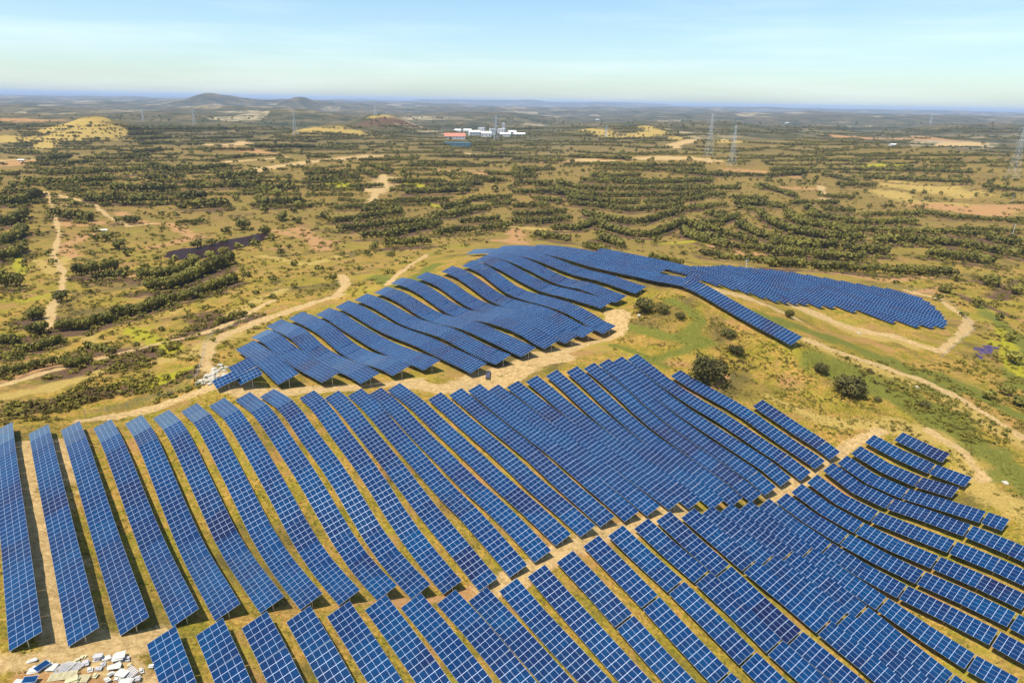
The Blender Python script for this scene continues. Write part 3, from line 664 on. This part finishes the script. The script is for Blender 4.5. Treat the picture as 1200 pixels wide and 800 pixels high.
def densify(pts, step=2.2):
    out = []
    for a, b in zip(pts[:-1], pts[1:]):
        n = max(2, int(math.hypot(b[0]-a[0], b[1]-a[1])/step)); out += [(a[0]+(b[0]-a[0])*i/n, a[1]+(b[1]-a[1])*i/n) for i in range(n)]
    return out + [pts[-1]]
DN = [densify(p_) for _, _, p_ in HEDGES]; cnts = np.cumsum([0] + [len(d) for d in DN]); ALLW = at([q_[0] for d in DN for q_ in d], [q_[1] - .5 for d in DN for q_ in d])
for hi_, (where, ht, pts) in enumerate(HEDGES):
    W = ALLW[cnts[hi_]:cnts[hi_+1]]; carry = 0.
    for a, b in zip(W[:-1], W[1:]):
        dep = (a[1]+b[1])/2; hm = min(9., ht*dep/FPX*.95); wm_ = hm*1.05; Lg = np.hypot(*(b-a)[:2])
        if Lg > 60*dep/600: carry = 0; continue
        sp = wm_*.31; pos_ = sp - carry if carry < sp else 0.
        while pos_ < Lg:
            if random.random() > .03:
                t = pos_/Lg; x, y = (a + (b-a)*t)[:2] + rng.normal(scale=wm_*.05, size=2); z = float(h(x, y))
                ww = wm_*random.uniform(.85, 1.2); hh = hm*1.3*random.uniform(.88, 1.12); cands.append((hh/dep*FPX*.75, x, y, z, ww, hh, hi_))
            pos_ += sp*random.uniform(.8, 1.2)
        carry = max(0., Lg - pos_ + sp)
SINGLES = [(350,152,0,0)]
# loose single trees: image point of the foot, width in px, kind
LONE = [(88,243,12),(72,353,24),(101,337,12),(127,282,17),(140,292,20),(232,291,16),(248,288,15),(262,285,14),(205,305,12),(226,306,14),(246,303,15),(262,298,15),(280,293,14),(296,288,12),(318,282,14),(112,283,14),(56,300,11),(62,310,11),(107,345,9),(1108,343,18),(1099,352,14),(1050,333,9),(1160,335,24),(1192,345,20),(1120,330,12),
        (1178,462,22),(1160,468,20),(1195,475,24),(1190,425,26),(1182,400,16),(120,398,9),(160,408,12),(128,415,14),(215,330,14),(250,335,12),(275,330,13),(225,318,12),(290,325,12),(320,330,13),(345,338,11),(260,345,12),
        (300,345,11),(345,312,12),(375,318,12),(330,300,14),(300,288,13),(390,330,12),(310,275,18),(285,270,20),(265,274,14),(320,350,10),(295,360,10),(235,350,12),(200,360,11),(165,372,11),(150,382,10),(190,388,11),
        (230,388,9),(250,400,9),(210,405,10),(190,415,12),(170,425,10),(720,283,14),(750,286,12),(770,284,13),(800,300,9),(560,275,10),(590,272,11),(640,280,12),(665,283,11),(480,285,10),(440,290,12),(460,300,9),(430,300,11),(400,300,10),
        (150,300,14),(170,315,12),(185,320,12),(200,312,14),(210,322,13),(148,318,12),(420,262,12),(380,255,14),(350,262,13),(330,258,16),(310,250,14),(350,245,16),(325,232,16),(340,222,14),(1145,360,14),(1130,372,11),(1170,375,13)]
LP = at([p[0] for p in LONE], [p[1] for p in LONE])
for (px_, py_, wp), p in zip(LONE, LP):
    ww = wp*p[1]/FPX; cands.append((wp*.8, p[0], p[1], p[2], ww, ww*random.uniform(.75, 1.), -1))
cands.sort(key=lambda c: -c[0])
wcount = {}
order = sorted(range(len(HEDGES)), key=lambda i: -HEDGES[i][2][0][1]); hname = {}
for i in order:
    w_ = HEDGES[i][0]; wcount[w_] = wcount.get(w_, 0) + 1; hname[i] = (w_, wcount[w_])
keep = []; rest = []
for c in cands: (keep if len(keep) < 285 else rest).append(c)
for c in keep:
    _, x, y, z, ww, hh, hi_ = c
    if hi_ >= 0:
        w_, n_ = hname[hi_]; g = f'trees of the {ordinal(n_)} tree line of the {w_}' if n_ < 40 else f'trees of the {w_}'
        tree((x, y, z), ww, hh, f'dark olive tree in the {ordinal(n_)} tree line from the front, {w_}', g)
    else:
        side = 'left valley' if x < -60 else ('middle slope' if proj([[x, y, z]])[0][0] < 850 else 'right valley')
        tree((x, y, z), ww, hh, f'loose single olive green tree among scrub in the {side}', f'loose trees of the {side}')
# the many more distant trees, as one mass
PROTO = [crown_quads(48, 300+i, 5, .36) for i in range(6)]
def mass(name, items, protos, mat, label, cat):
    out = []
    for (x, y, z, w, hh) in items:
        q = random.choice(protos); a = random.uniform(0, 6.28); ca_, sa_ = math.cos(a), math.sin(a)
        o = np.empty_like(q); o[..., 0] = (q[..., 0]*ca_ - q[..., 1]*sa_)*w + x; o[..., 1] = (q[..., 0]*sa_ + q[..., 1]*ca_)*w + y; o[..., 2] = q[..., 2]*hh + z
        out.append(o)
    me = quads_mesh(name, np.concatenate(out), mat); return tag(link(name, me), label, cat, None, 'stuff')
far_items = [(c[1], c[2], c[3], c[4], c[5]) for c in rest]
# far slopes: broken contour rows and scattered woods
pxs, pys, ws = [], [], []
yy = 146.
while yy < 244:
    x = -10. + random.uniform(0, 40)
    while x < 1210:
        ln = random.uniform(25, 130); sag = random.uniform(-1.5, 3.0)
        if random.random() < (.86 if yy < 216 else (.8 if x < 640 else (.5 if x > 960 else .15))):
            n = int(ln/max(1.2, (yy-135)*.035))
            for i in range(n):
                t = i/n; pxs.append(x + ln*t + random.uniform(-.8, .8)); pys.append(yy + (x/1200)*6 + sag*math.sin(t*3.14) + random.uniform(-.3, .3)); ws.append((yy-118)*.048 + .8)
        x += ln + random.uniform(3, 26)
    yy += 1.8 + (yy-140)*.046
for _ in range(1300):
    y_ = 134 + 90*random.random()**1.3; x_ = random.uniform(-10, 1210)
    pxs.append(x_); pys.append(y_ + x_/1200*10); ws.append((y_-118)*.075 + 1.2)
for _ in range(450):
    y_ = random.uniform(215, 330); x_ = random.uniform(-10, 1210); pxs.append(x_); pys.append(y_); ws.append(random.uniform(3, 9))
FW = at(pxs, pys)
kx = []
def near_bare(P):
    """no trees on roads, bare soil or straw, nor in the water and the panel fields"""
    M = stroke_masks(P[:, 0], P[:, 1]); bad = (M['s'] > .3) | ((M['y'] > .35) & (rng.random(len(P)) < .8)) | (M['r'] > .75) | in_poly(P[:, 0], P[:, 1], PP) | in_poly(P[:, 0], P[:, 1], PU)
    return bad
HILLPOLY = at([240,300,370,440,490,550,600,700,790,850,920,990,1060,1095,1125,1140,1120,1050,980,1010,1100,1210,1210,1210,600,-30,-30,100,180],
              [452,388,362,338,318,288,282,284,306,304,312,324,335,345,370,400,425,425,410,440,500,560,700,790,798,798,505,492,475])
bad = near_bare(FW) | in_poly(FW[:, 0], FW[:, 1], HILLPOLY)
for p, w_, b_ in zip(FW, ws, bad):
    if b_ or p[1] > 9000 or (p[1] < 1150 and random.random() < .8 and 560 < proj([p])[0][0]): continue
    ww = min(w_*p[1]/FPX, 14)*random.uniform(.7, 1.3); far_items.append((p[0], p[1], p[2], ww, ww*random.uniform(.7, 1.0)))
print('trees', len(keep), 'mass', len(far_items))
mass('distant_trees', far_items, PROTO, M_LEAF, 'dark olive trees and scrub covering the far terraces and slopes', 'trees')
# low scrub of the near valley and dry tussocks on the slopes
SP_ = [crown_quads(26, 400+i, 4, .33, .5, .02) for i in range(6)]
gxs = []
pxs, pys = [], []
for _ in range(26000):
    y_ = random.uniform(200, 520); x_ = random.uniform(-20, 1220); pxs.append(x_); pys.append(y_)
SW = at(pxs, pys); Ms = stroke_masks(SW[:, 0], SW[:, 1]); inh = in_poly(SW[:, 0], SW[:, 1], HILLPOLY)
cl = vnoise(SW[:, 0]/14, SW[:, 1]/14, 61) + .5*vnoise(SW[:, 0]/5, SW[:, 1]/5, 62)
inpond = in_poly(SW[:, 0], SW[:, 1], PP) | in_poly(SW[:, 0], SW[:, 1], PU)
def clear_of_panels(x, y, px, py): return True
items = []
for i in range(len(SW)):
    if Ms['s'][i] > .25 or inpond[i]: continue
    if inh[i]: continue
    if cl[i] < -.15 + .35*(Ms['y'][i] > .3) - .6*(Ms['b'][i] > .3): continue
    w_ = random.uniform(.8, 2.4)*min(2.2, max(1, SW[i, 1]/260))*(1 + .5*(Ms['b'][i] > .3)); items.append((SW[i, 0], SW[i, 1], SW[i, 2], w_, w_*random.uniform(.5, .8)))
def region_points(n, poly):
    W = at([p[0] for p in poly], [p[1] for p in poly]); lo = W.min(0); hi = W.max(0)
    x = rng.uniform(lo[0], hi[0], n); y = rng.uniform(lo[1], hi[1], n); k = in_poly(x, y, W); return x[k], y[k]
SLOPE = [(735,372),(770,345),(795,345),(860,380),(925,412),(950,395),(1040,432),(1120,470),(1200,540),(1200,610),(1150,565),(1060,505),(1040,505),(985,518),(890,465),(850,470),(800,440),(750,415),(715,410)]
x_, y_ = region_points(12000, SLOPE); k = stroke_masks(x_, y_); v_ = vnoise(x_/4, y_/4, 71)
for a, b, s_, g_, n_ in zip(x_, y_, k['s'], k['g'], v_):
    if s_ > .45 or n_ < -.1: continue
    w_ = random.uniform(.4, 1.35)*(1 - .5*g_); items.append((a, b, float(h(a, b)), w_, w_*random.uniform(.4, .8)))
mass('scrub', items, SP_, M_SCRUB, 'low olive and brown scrub and dry tussocks on the slopes', 'scrub')
# weeds between the panel rows
tb = []; wx = rng.uniform(-110, 150, 42000); wy = rng.uniform(60, 190, 42000); v_ = vnoise(wx/6, wy/6, 81) + .6*vnoise(wx/1.5, wy/1.5, 82); k = stroke_masks(wx, wy); inh = in_poly(wx, wy, HILLPOLY)
for a, b, n_, s_, i_ in zip(wx, wy, v_, k['s'], inh):
    if n_ < .12 or s_ > .5 or not i_: continue
    w_ = random.uniform(.15, .65); tb.append((a, b, float(h(a, b)), w_, w_*.6))
TUFT = [crown_quads(9, 450+i, 2, .5, .5, .02) for i in range(6)]
M_WEED = leaf_mat('weeds', (.10, .085, .012), (.30, .27, .03), .2)
mass('weeds', tb, TUFT, M_WEED, 'yellow green weeds growing between the panel rows', 'weeds')
M_FLOW = leaf_mat('purple_flowers', (.07, .05, .19), (.17, .13, .36), .4)
fx = rng.uniform(PU[:, 0].min() - 3, PU[:, 0].max() + 3, 2600); fy = rng.uniform(PU[:, 1].min() - 4, PU[:, 1].max() + 4, 2600)
fin = in_poly(fx + 1.5*vnoise(fx/3, fy/3, 91), fy + 2.5*vnoise(fx/4, fy/4, 92), PU) & (vnoise(fx/2.2, fy/2.2, 93) > -.35)
mass('purple_flowers', [(a, b, float(h(a, b)), random.uniform(.5, 1.1), random.uniform(.3, .6)) for a, b in zip(fx[fin], fy[fin])], TUFT, M_FLOW, 'patch of purple flowers in the scrub at the right edge', 'flowers')
# single bushes on the dry slope: foot point, width px, label
BUSH = [(828,448,42,.85,'largest round dark bush, standing at the head of the panel rows'), (995,462,42,.62,'wide dark bush on the dry slope right of the panel rows'),
        (925,372,12,.9,'small round bush beside the sand track below the far right field'), (862,415,18,.7,'small reddish brown bush above the largest round bush'),
        (962,437,17,.8,'small dark round bush left of the wide bush on the dry slope'), (853,394,20,.55,'low grey bush below the long hilltop panel row'),
        (757,366,26,.75,'dark bush at the right end of the hilltop panel rows'), (776,366,18,.65,'smaller brown bush beside the dark bush by the hilltop rows'),
        (797,373,12,.7,'tiny brown bush on the grass below the hilltop crest'), (905,385,8,.7,'tiny bush near the end of the long hilltop panel row'), (1085,478,14,.6,'small pale bush beside the green strip on the right slope'),
        (1028,470,10,.6,'small dry bush right of the wide bush')]
BW = at([b[0] for b in BUSH], [b[1] for b in BUSH])
for i, (b, p) in enumerate(zip(BUSH, BW)):
    dep = p[1]*math.cos(PITCH) + (CAM_H - p[2])*math.sin(PITCH); w_ = b[2]*dep/FPX*1.1
    t = empty('bush', tuple(p)); t.scale = (w_, w_, w_*b[3]*1.35); t.rotation_euler[2] = i*1.3; tag(t, b[4], 'bush', 'bushes on the dry slope')
    link('foliage', BUSHES[i % 4], t); link('stem', TRUNKS[i % 4], t)

# ------------------------------------------------------------------ pylons
M_PYL = simple('pylon_steel', (.60, .66, .70), .5, .2, .05); M_INS = simple('insulator_glass', (.55, .6, .62), .3)
def pylon(px_, pb, pt, label, arms=3):
    p = at(px_, pb)[0]; dep = p[1]*math.cos(PITCH) + (CAM_H - p[2])*math.sin(PITCH); H_ = (pb - pt)*dep/FPX
    t = empty('pylon', tuple(p)); t.rotation_euler[2] = .35; tag(t, label, 'pylon', 'power line pylons')
    b = MB(); bw = H_*.085; tw = H_*.018; th = max(.12, dep/FPX*.125); lv = [0, .16, .30, .42, .52, .61, .69, .76, .83, .90, 1.]
    def wd(f): return bw + (tw*1.6 - bw)*min(1, f/.62) if f < .62 else tw*1.6 + (tw*.5 - tw*1.6)*(f-.62)/.38
    C4 = ((-1,-1),(1,-1),(1,1),(-1,1))
    for a, c_ in zip(lv[:-1], lv[1:]):
        wa, wc = wd(a), wd(c_)
        for i in range(4):
            (x0, y0), (x1, y1) = C4[i], C4[(i+1) % 4]
            b.bar((x0*wa, y0*wa, a*H_), (x0*wc, y0*wc, c_*H_), th)
            b.bar((x0*wa, y0*wa, a*H_), (x1*wc, y1*wc, c_*H_), th*.55); b.bar((x1*wa, y1*wa, a*H_), (x0*wc, y0*wc, c_*H_), th*.55)
            b.bar((x0*wc, y0*wc, c_*H_), (x1*wc, y1*wc, c_*H_), th*.55)
    link('lattice_tower', b.mesh('lattice_tower', [M_PYL]), t)
    for i in range(arms):
        z = H_*(.66 + .12*i); ln = H_*(.16 - .02*abs(i-1)); a = MB(); w0 = wd(z/H_)
        for s in (-1, 1):
            for yy_ in (-1, 1):
                a.bar((s*w0, yy_*w0, z), (s*ln, 0, z), th*.7); a.bar((s*w0, yy_*w0, z + H_*.045), (s*ln, 0, z), th*.6)
        ar = link('cross_arm', a.mesh('cross_arm', [M_PYL]), t)
        for s in (-1, 1):
            q_ = MB(); q_.bar((s*ln, 0, z), (s*ln, 0, z - H_*.045), th*.6); link('insulator', q_.mesh('insulator', [M_INS]), ar)
pylon(857, 195, 149, 'tall pale lattice pylon right of the middle, in front of another'); pylon(830, 183, 136, 'slimmer lattice pylon just left of the tall pale one')
pylon(346, 159, 130, 'lattice pylon left of the middle, below the far cone hills'); pylon(1186, 209, 148, 'tall lattice pylon close to the right edge')
pylon(440, 136, 119, 'small faint pylon on the brown knoll'); pylon(581, 165, 137, 'faint pylon in front of the white works buildings'); pylon(710, 162, 148, 'short pylon on the bare slope right of the white works buildings')
pylon(168, 142, 129, 'small faint pylon right of the yellow hill'); pylon(228, 146, 128, 'faint pylon below the distant hills on the left'); pylon(1090, 146, 136, 'tiny faint pylon on the blue plain at the right')
def mast(px_, pb, pt, label):
    p = at(px_, pb)[0]; dep = p[1]; H_ = (pb-pt)*dep/FPX; t = empty('utility_pole', tuple(p)); tag(t, label, 'pole', 'thin poles'); b = MB(); b.bar((0,0,-.3), (0,0,H_), .35, 0, .22)
    link('pole', b.mesh('pole', [M_PYL]), t); c_ = MB(); c_.bar((-1.1,0,H_*.93), (1.1,0,H_*.93), .18); link('cross_bar', c_.mesh('cross_bar', [M_PYL]), t)
mast(1186, 278, 262, 'white pole among the terraces near the right edge'); mast(874, 316, 304, 'thin pole behind the far right panel field'); mast(1186, 238, 228, 'thin pole on the dry slope below the right pylon')

# ------------------------------------------------------------------ far buildings
M_WHITE = simple('white_render', (.62, .61, .57), .8); M_ROOFW = simple('pale_roof', (.72, .71, .68), .7); M_ROOFR = simple('red_tile', (.50, .18, .11), .8); M_TEAL = simple('teal_cladding', (.10, .20, .24), .6)
M_WIN = simple('dark_window', (.04, .05, .06), .2)
def building(px_, py_, w, d, hh, mw, mr, label, roof='gable', rz=0., name='building', group=None):
    p = at(px_, py_)[0]; t = empty(name, (p[0], p[1], p[2]-.5), rz); tag(t, label, 'building', group)
    b = MB(); b.box(-w/2, w/2, -d/2, d/2, 0, hh); link('wall', b.mesh('wall', [mw]), t)
    r = MB(); e = .6; rh = d*.22 if roof == 'gable' else 1.0
    if roof == 'gable':
        z0 = hh + .01
        r.quad((-w/2-e, -d/2-e, z0), (w/2+e, -d/2-e, z0), (w/2+e, 0, z0+rh), (-w/2-e, 0, z0+rh)); r.quad((w/2+e, d/2+e, z0), (-w/2-e, d/2+e, z0), (-w/2-e, 0, z0+rh), (w/2+e, 0, z0+rh))
        r.tri((-w/2, -d/2, z0), (-w/2, 0, z0+rh), (-w/2, d/2, z0)); r.tri((w/2, -d/2, z0), (w/2, d/2, z0), (w/2, 0, z0+rh))
    else: r.box(-w/2-.3, w/2+.3, -d/2-.3, d/2+.3, hh+.01, hh+rh)
    link('roof', r.mesh('roof', [mr]), t)
    n = max(2, int(w/9))
    for i in range(n):
        x = -w/2 + (i+.5)*w/n; q_ = MB(); q_.box(x-1.2, x+1.2, -d/2-.12, -d/2-.005, hh*.45, hh*.75); link('window', q_.mesh('window', [M_WIN]), t)
G_ = 'buildings of the white works on the plain'
WK = [(537,155,30,24,12,0,'long low white shed, leftmost of the white works'), (548,156,34,26,16,0,'second white hall from the left at the works'), (556,159,46,30,20,0,'large white hall in the left half of the works'),
      (565,155,28,24,26,1,'white block with flat roof behind the large hall'), (570,161,40,30,22,0,'white hall at the middle of the works'), (577,158,22,22,34,1,'tall narrow white tower block at the works'),
      (588,156,30,26,24,1,'white flat roofed block right of the tower block'), (592,160,44,24,14,0,'wide white shed in the right half of the works'), (600,157,34,26,12,0,'low white shed behind the wide shed'),
      (609,159,50,22,10,0,'long pale shed, rightmost of the works'), (590,152,14,14,40,1,'slim grey white silo tower behind the works')]
for i, (x, y, w_, d_, hh_, fl, lb) in enumerate(WK): building(x, y, w_*.8, d_*.9, hh_*.6, M_WHITE, M_ROOFW, lb, 'flat' if fl else 'gable', .25*((i % 3)-1), 'works_building', G_)
building(533, 163, 62, 40, 9, M_WHITE, M_ROOFR, 'long hall with red tiled roof in front of the white works', 'gable', .1, 'red_roofed_hall')
building(536, 171, 66, 22, 8, M_TEAL, M_TEAL, 'dark teal hall in front of the red roofed hall', 'flat', .05, 'teal_hall')
for x, y, s_, lb in ((922,145,26,'white farm far right of the middle on the blue plain'), (25,188.5,9,'small white house at the left edge among the terraces'), (1046,171,18,'white farmhouse on the dry plain at the right'), (122,270,4.5,'tiny white shed beside the conifers left of the pond'), (700,141,26,'white far farm above the bare slope')):
    building(x, y, s_, s_*.5, s_*.22, M_WHITE, M_ROOFW, lb, 'gable', .3, 'farmhouse')

# ------------------------------------------------------------------ waste by the first rows, rubble, fence
M_WOOD = simple('pallet_wood', (.58, .44, .24), .8, 0, .2, 5); M_FOAM = simple('white_packing', (.48, .46, .40), .75, 0, .35, 2.2); M_GREY = simple('grey_board', (.40, .38, .37), .7, 0, .15, 4); M_YEL = simple('cream_board', (.48, .42, .24), .8, 0, .25, 3)
def pallet(px_, py_, rz, label, wm__=M_WOOD, tilt=0., lift=0.):
    p = at(px_, py_)[0]; t = empty('pallet', (p[0], p[1], p[2]+.02+lift), rz); t.rotation_euler[0] = tilt; tag(t, label, 'pallet', 'pallets of the packing waste')
    d = MB()
    for i in range(7): d.box(-.85, .85, -.62 + i*.19, -.62 + i*.19 + .12, .15, .18)
    link('deck_boards', d.mesh('deck_boards', [wm__]), t)
    for x in (-.78, 0, .78):
        s = MB(); s.box(x-.05, x+.05, -.62, .64, 0, .147); link('bearer', s.mesh('bearer', [wm__]), t)
def sheet_pile(px_, py_, w, d, n, rz, label, mat=M_FOAM, name='packing_sheet_pile'):
    p = at(px_, py_)[0]; b = MB(); r = random.Random(px_)
    for i in range(n):
        a = r.uniform(-.25, .25); ox, oy = r.uniform(-.18, .18), r.uniform(-.18, .18); z = i*.09; i0 = len(b.v); b.box(-w*.36, w*.36, -d*.38, d*.38, z, z+.075)
        for k_ in range(i0, i0+8):
            x, y, zz_ = b.v[k_]; b.v[k_] = (x*math.cos(a)-y*math.sin(a)+ox, x*math.sin(a)+y*math.cos(a)+oy, zz_ + .05*(x/w)*(1 if i % 2 else -1))
    o = link(name, b.mesh(name, [mat]), None, (p[0], p[1], p[2]+.05)); o.rotation_euler[2] = rz; tag(o, label, 'packing waste', 'packing waste near the first rows')
def loose_panel(px_, py_, rz, label):
    p = at(px_, py_)[0]; t = empty('loose_panel', (p[0], p[1], p[2]+.50), rz); t.rotation_euler[0] = .08; tag(t, label, 'solar panel', None)
    b = MB(); b.box(-.84, .84, -.5, .5, -.04, 0); link('frame', b.mesh('frame', [M_ALU]), t); g = MB(); g.quad((-.80,-.46,.005),(.80,-.46,.005),(.80,.46,.005),(-.80,.46,.005)); link('glass', g.mesh('glass', [M_GLASS]), t)
sheet_pile(42, 785, 1.9, 1.4, 2, .2, 'white sheet under the left side of the loose blue panel'); sheet_pile(61, 783, 1.7, 1.6, 2, .1, 'white sheet right of the loose blue panel'); loose_panel(50, 783, 1.1, 'loose blue panel lying on white sheets at bottom left')
pallet(73, 784, 1.3, 'grey slatted pallet right of the loose panel sheets', M_GREY); pallet(79, 782, 1.35, 'pale slatted pallet between the two grey ones', M_FOAM); pallet(89, 783, 1.3, 'grey slatted pallet, rightmost of the left heap', M_GREY)
pallet(66, 794, .2, 'cream pallet at the bottom of the left heap', M_YEL); pallet(82, 793, .3, 'cream pallet in the middle of the bottom heap', M_YEL, 0, .2); pallet(96, 796, .1, 'cream pallet right of the bottom heap', M_YEL); sheet_pile(84, 798, 1.9, 1.2, 4, .4, 'cream boards piled at the bottom edge', M_YEL)
sheet_pile(28, 800, 3.0, 1.2, 2, .15, 'flat pale panel boxes at the bottom edge, far left', M_FOAM); loose_panel(36, 799, .15, 'second loose panel at the bottom left edge')
sheet_pile(115, 772, 1.2, 1.0, 6, .1, 'grey box stack left of the right white heap', M_GREY); sheet_pile(126, 772, 1.3, 1.1, 3, .7, 'small white sheets between grey stack and white heap'); sheet_pile(140, 772, 1.8, 1.7, 6, .2, 'largest white sheet heap near the first front row')
sheet_pile(134, 782, 2.0, 1.1, 3, .5, 'white sheets in the middle of the right heap'); sheet_pile(143, 790, 2.1, 1.3, 4, -.3, 'white sheets below the right heap'); pallet(154, 790, -.6, 'tilted grey pallet on the lower right heap', M_GREY, .2, .25); sheet_pile(148, 800, 2.0, 1.3, 3, .2, 'white sheets of the right heap at the bottom edge'); sheet_pile(176, 781, .9, .5, 2, .3, 'small white scrap beside the first front row')
for i, (x, y) in enumerate([(38,775),(58,777),(100,778),(106,785),(112,792),(121,779),(130,790),(152,780),(160,796),(126,797),(98,770),(148,773),(166,786),(90,775),(116,784),(138,796)]):
    p = at(x, y)[0]; b = MB(); w_ = random.uniform(.25, .6); d_ = random.uniform(.2, .45); b.box(-w_, w_, -d_, d_, 0, random.uniform(.05, .22)); b.box(-w_*.5, w_*.8, -d_*.3, d_*1.1, .23, .27)
    o = link('packing_scrap', b.mesh('packing_scrap', [(M_FOAM, M_YEL, M_GREY)[i % 3]]), None, (p[0], p[1], p[2]+.03)); o.rotation_euler = (random.uniform(-.15, .15), random.uniform(-.15, .15), random.uniform(0, 3.1)); tag(o, 'small torn scrap of packing scattered round the waste heaps', 'packing scrap', 'scraps round the waste heaps')
def rock(p, s, name, label, mat, group=None, cat='rock'):
    bm = bmesh.new(); bmesh.ops.create_icosphere(bm, subdivisions=2, radius=1)
    for v in bm.verts: v.co *= 1 + random.uniform(-.25, .25); v.co.z *= .6
    me = bpy.data.meshes.new(name); bm.to_mesh(me); bm.free(); me.materials.append(mat); o = link(name, me, None, (p[0], p[1], p[2]+s*.2)); o.scale = (s, s*random.uniform(.7, 1.2), s); tag(o, label, cat, group)
M_ROCK = simple('pale_rubble', (.42, .38, .30), .9, 0, .3, 2)
RUB = [(243,452),(247,450),(251,447),(255,446),(259,443),(263,440),(267,437),(250,452),(256,450),(262,447),(268,444),(272,447),(246,455),(254,455),(262,452),(270,440),(239,455),(258,438),(265,434),(272,436)]
for p in at([q_[0]-7 for q_ in RUB], [q_[1]-5 for q_ in RUB]): rock(p, random.uniform(.6, 1.3), 'rubble_block', 'pale stone block in the white rubble heap beside the hilltop rows', M_ROCK, 'rubble heap beside the hilltop rows')
for x, y, lb in ((749,370,'white stone in the grass beside the dark bush'), (1006,391,'white stone on the grass below the far right field'), (1074,454,'white stone on the green strip of the right slope'), (1178,566,'white stone at the edge of the green strip')): rock(at(x, y)[0], .7, 'stone', lb, M_ROCK)
# spare table frame lying by the dirt road
p = at(572, 441)[0]; t = empty('module_stack', tuple(p), ROW_AZ*-1+.9); tag(t, 'low dark stack of modules lying on the sand below the hilltop rows', 'module stack')
b = MB(); b.box(-2.6, 2.6, -.6, .6, .35, .75); link('stacked_modules', b.mesh('stacked_modules', [simple('dark_modules', (.06, .05, .07), .4)]), t)
for x in (-2.2, 2.2):
    b = MB(); b.box(x-.1, x+.1, -.6, .6, 0, .347); link('leg', b.mesh('leg', [M_WOOD]), t)
def fence(pts, label, step=4.5):
    W = at([q_[0] for q_ in pts], [q_[1] for q_ in pts]); root = empty('wire_fence', tuple(W[0])); tag(root, label, 'fence', 'site fences'); rl = Vector(root.location); last = None; wires = MB()
    pm = MB(); pm.box(-.045, .045, -.045, .045, -.2, 1.8); pm = pm.mesh('fence_post', [M_STEEL]); cnt = 0
    for a, b_ in zip(W[:-1], W[1:]):
        n = max(1, int(np.hypot(*(b_-a)[:2])/step))
        for i in range(n):
            x, y = (a + (b_-a)*i/n)[:2]; q_ = Vector((x, y, float(h(x, y)))) - rl
            if cnt < 98: link('fence_post', pm, root, q_)
            cnt += 1
            if last is not None:
                for z in (.5, 1.1, 1.75): wires.bar(last + Vector((0, 0, z)), q_ + Vector((0, 0, z)), .012)
            last = q_
    link('wire', wires.mesh('wire', [M_PYL]), root)
fence([(100,487),(150,478),(200,463),(230,445),(237,425),(240,405),(250,392),(290,376),(340,358)], 'wire fence along the sand road on the left')
fence([(1040,336),(1085,342),(1120,360),(1142,385)], 'wire fence behind the far right panel field'); fence([(1142,388),(1120,405),(1098,424)], 'wire fence beside the pale road at the right')

# ------------------------------------------------------------------ haze
hb = MB(); hb.box(-60000, 60000, -300, 61900, float(ZM.min()) - 1, max(float(ZM.max()), CAM_H) + 6)
hm_ = bpy.data.materials.new('haze'); hm_.use_nodes = True; t_ = hm_.node_tree; t_.nodes.clear()
pv = t_.nodes.new('ShaderNodeVolumePrincipled'); pv.inputs['Color'].default_value = (.60, .75, 1.0, 1); pv.inputs['Density'].default_value = 5e-5; pv.inputs['Anisotropy'].default_value = 0
ot = t_.nodes.new('ShaderNodeOutputMaterial'); t_.links.new(pv.outputs[0], ot.inputs['Volume'])
tag(link('haze', hb.mesh('haze', [hm_])), 'bluish haze over the distant plain', 'haze', None, 'stuff')
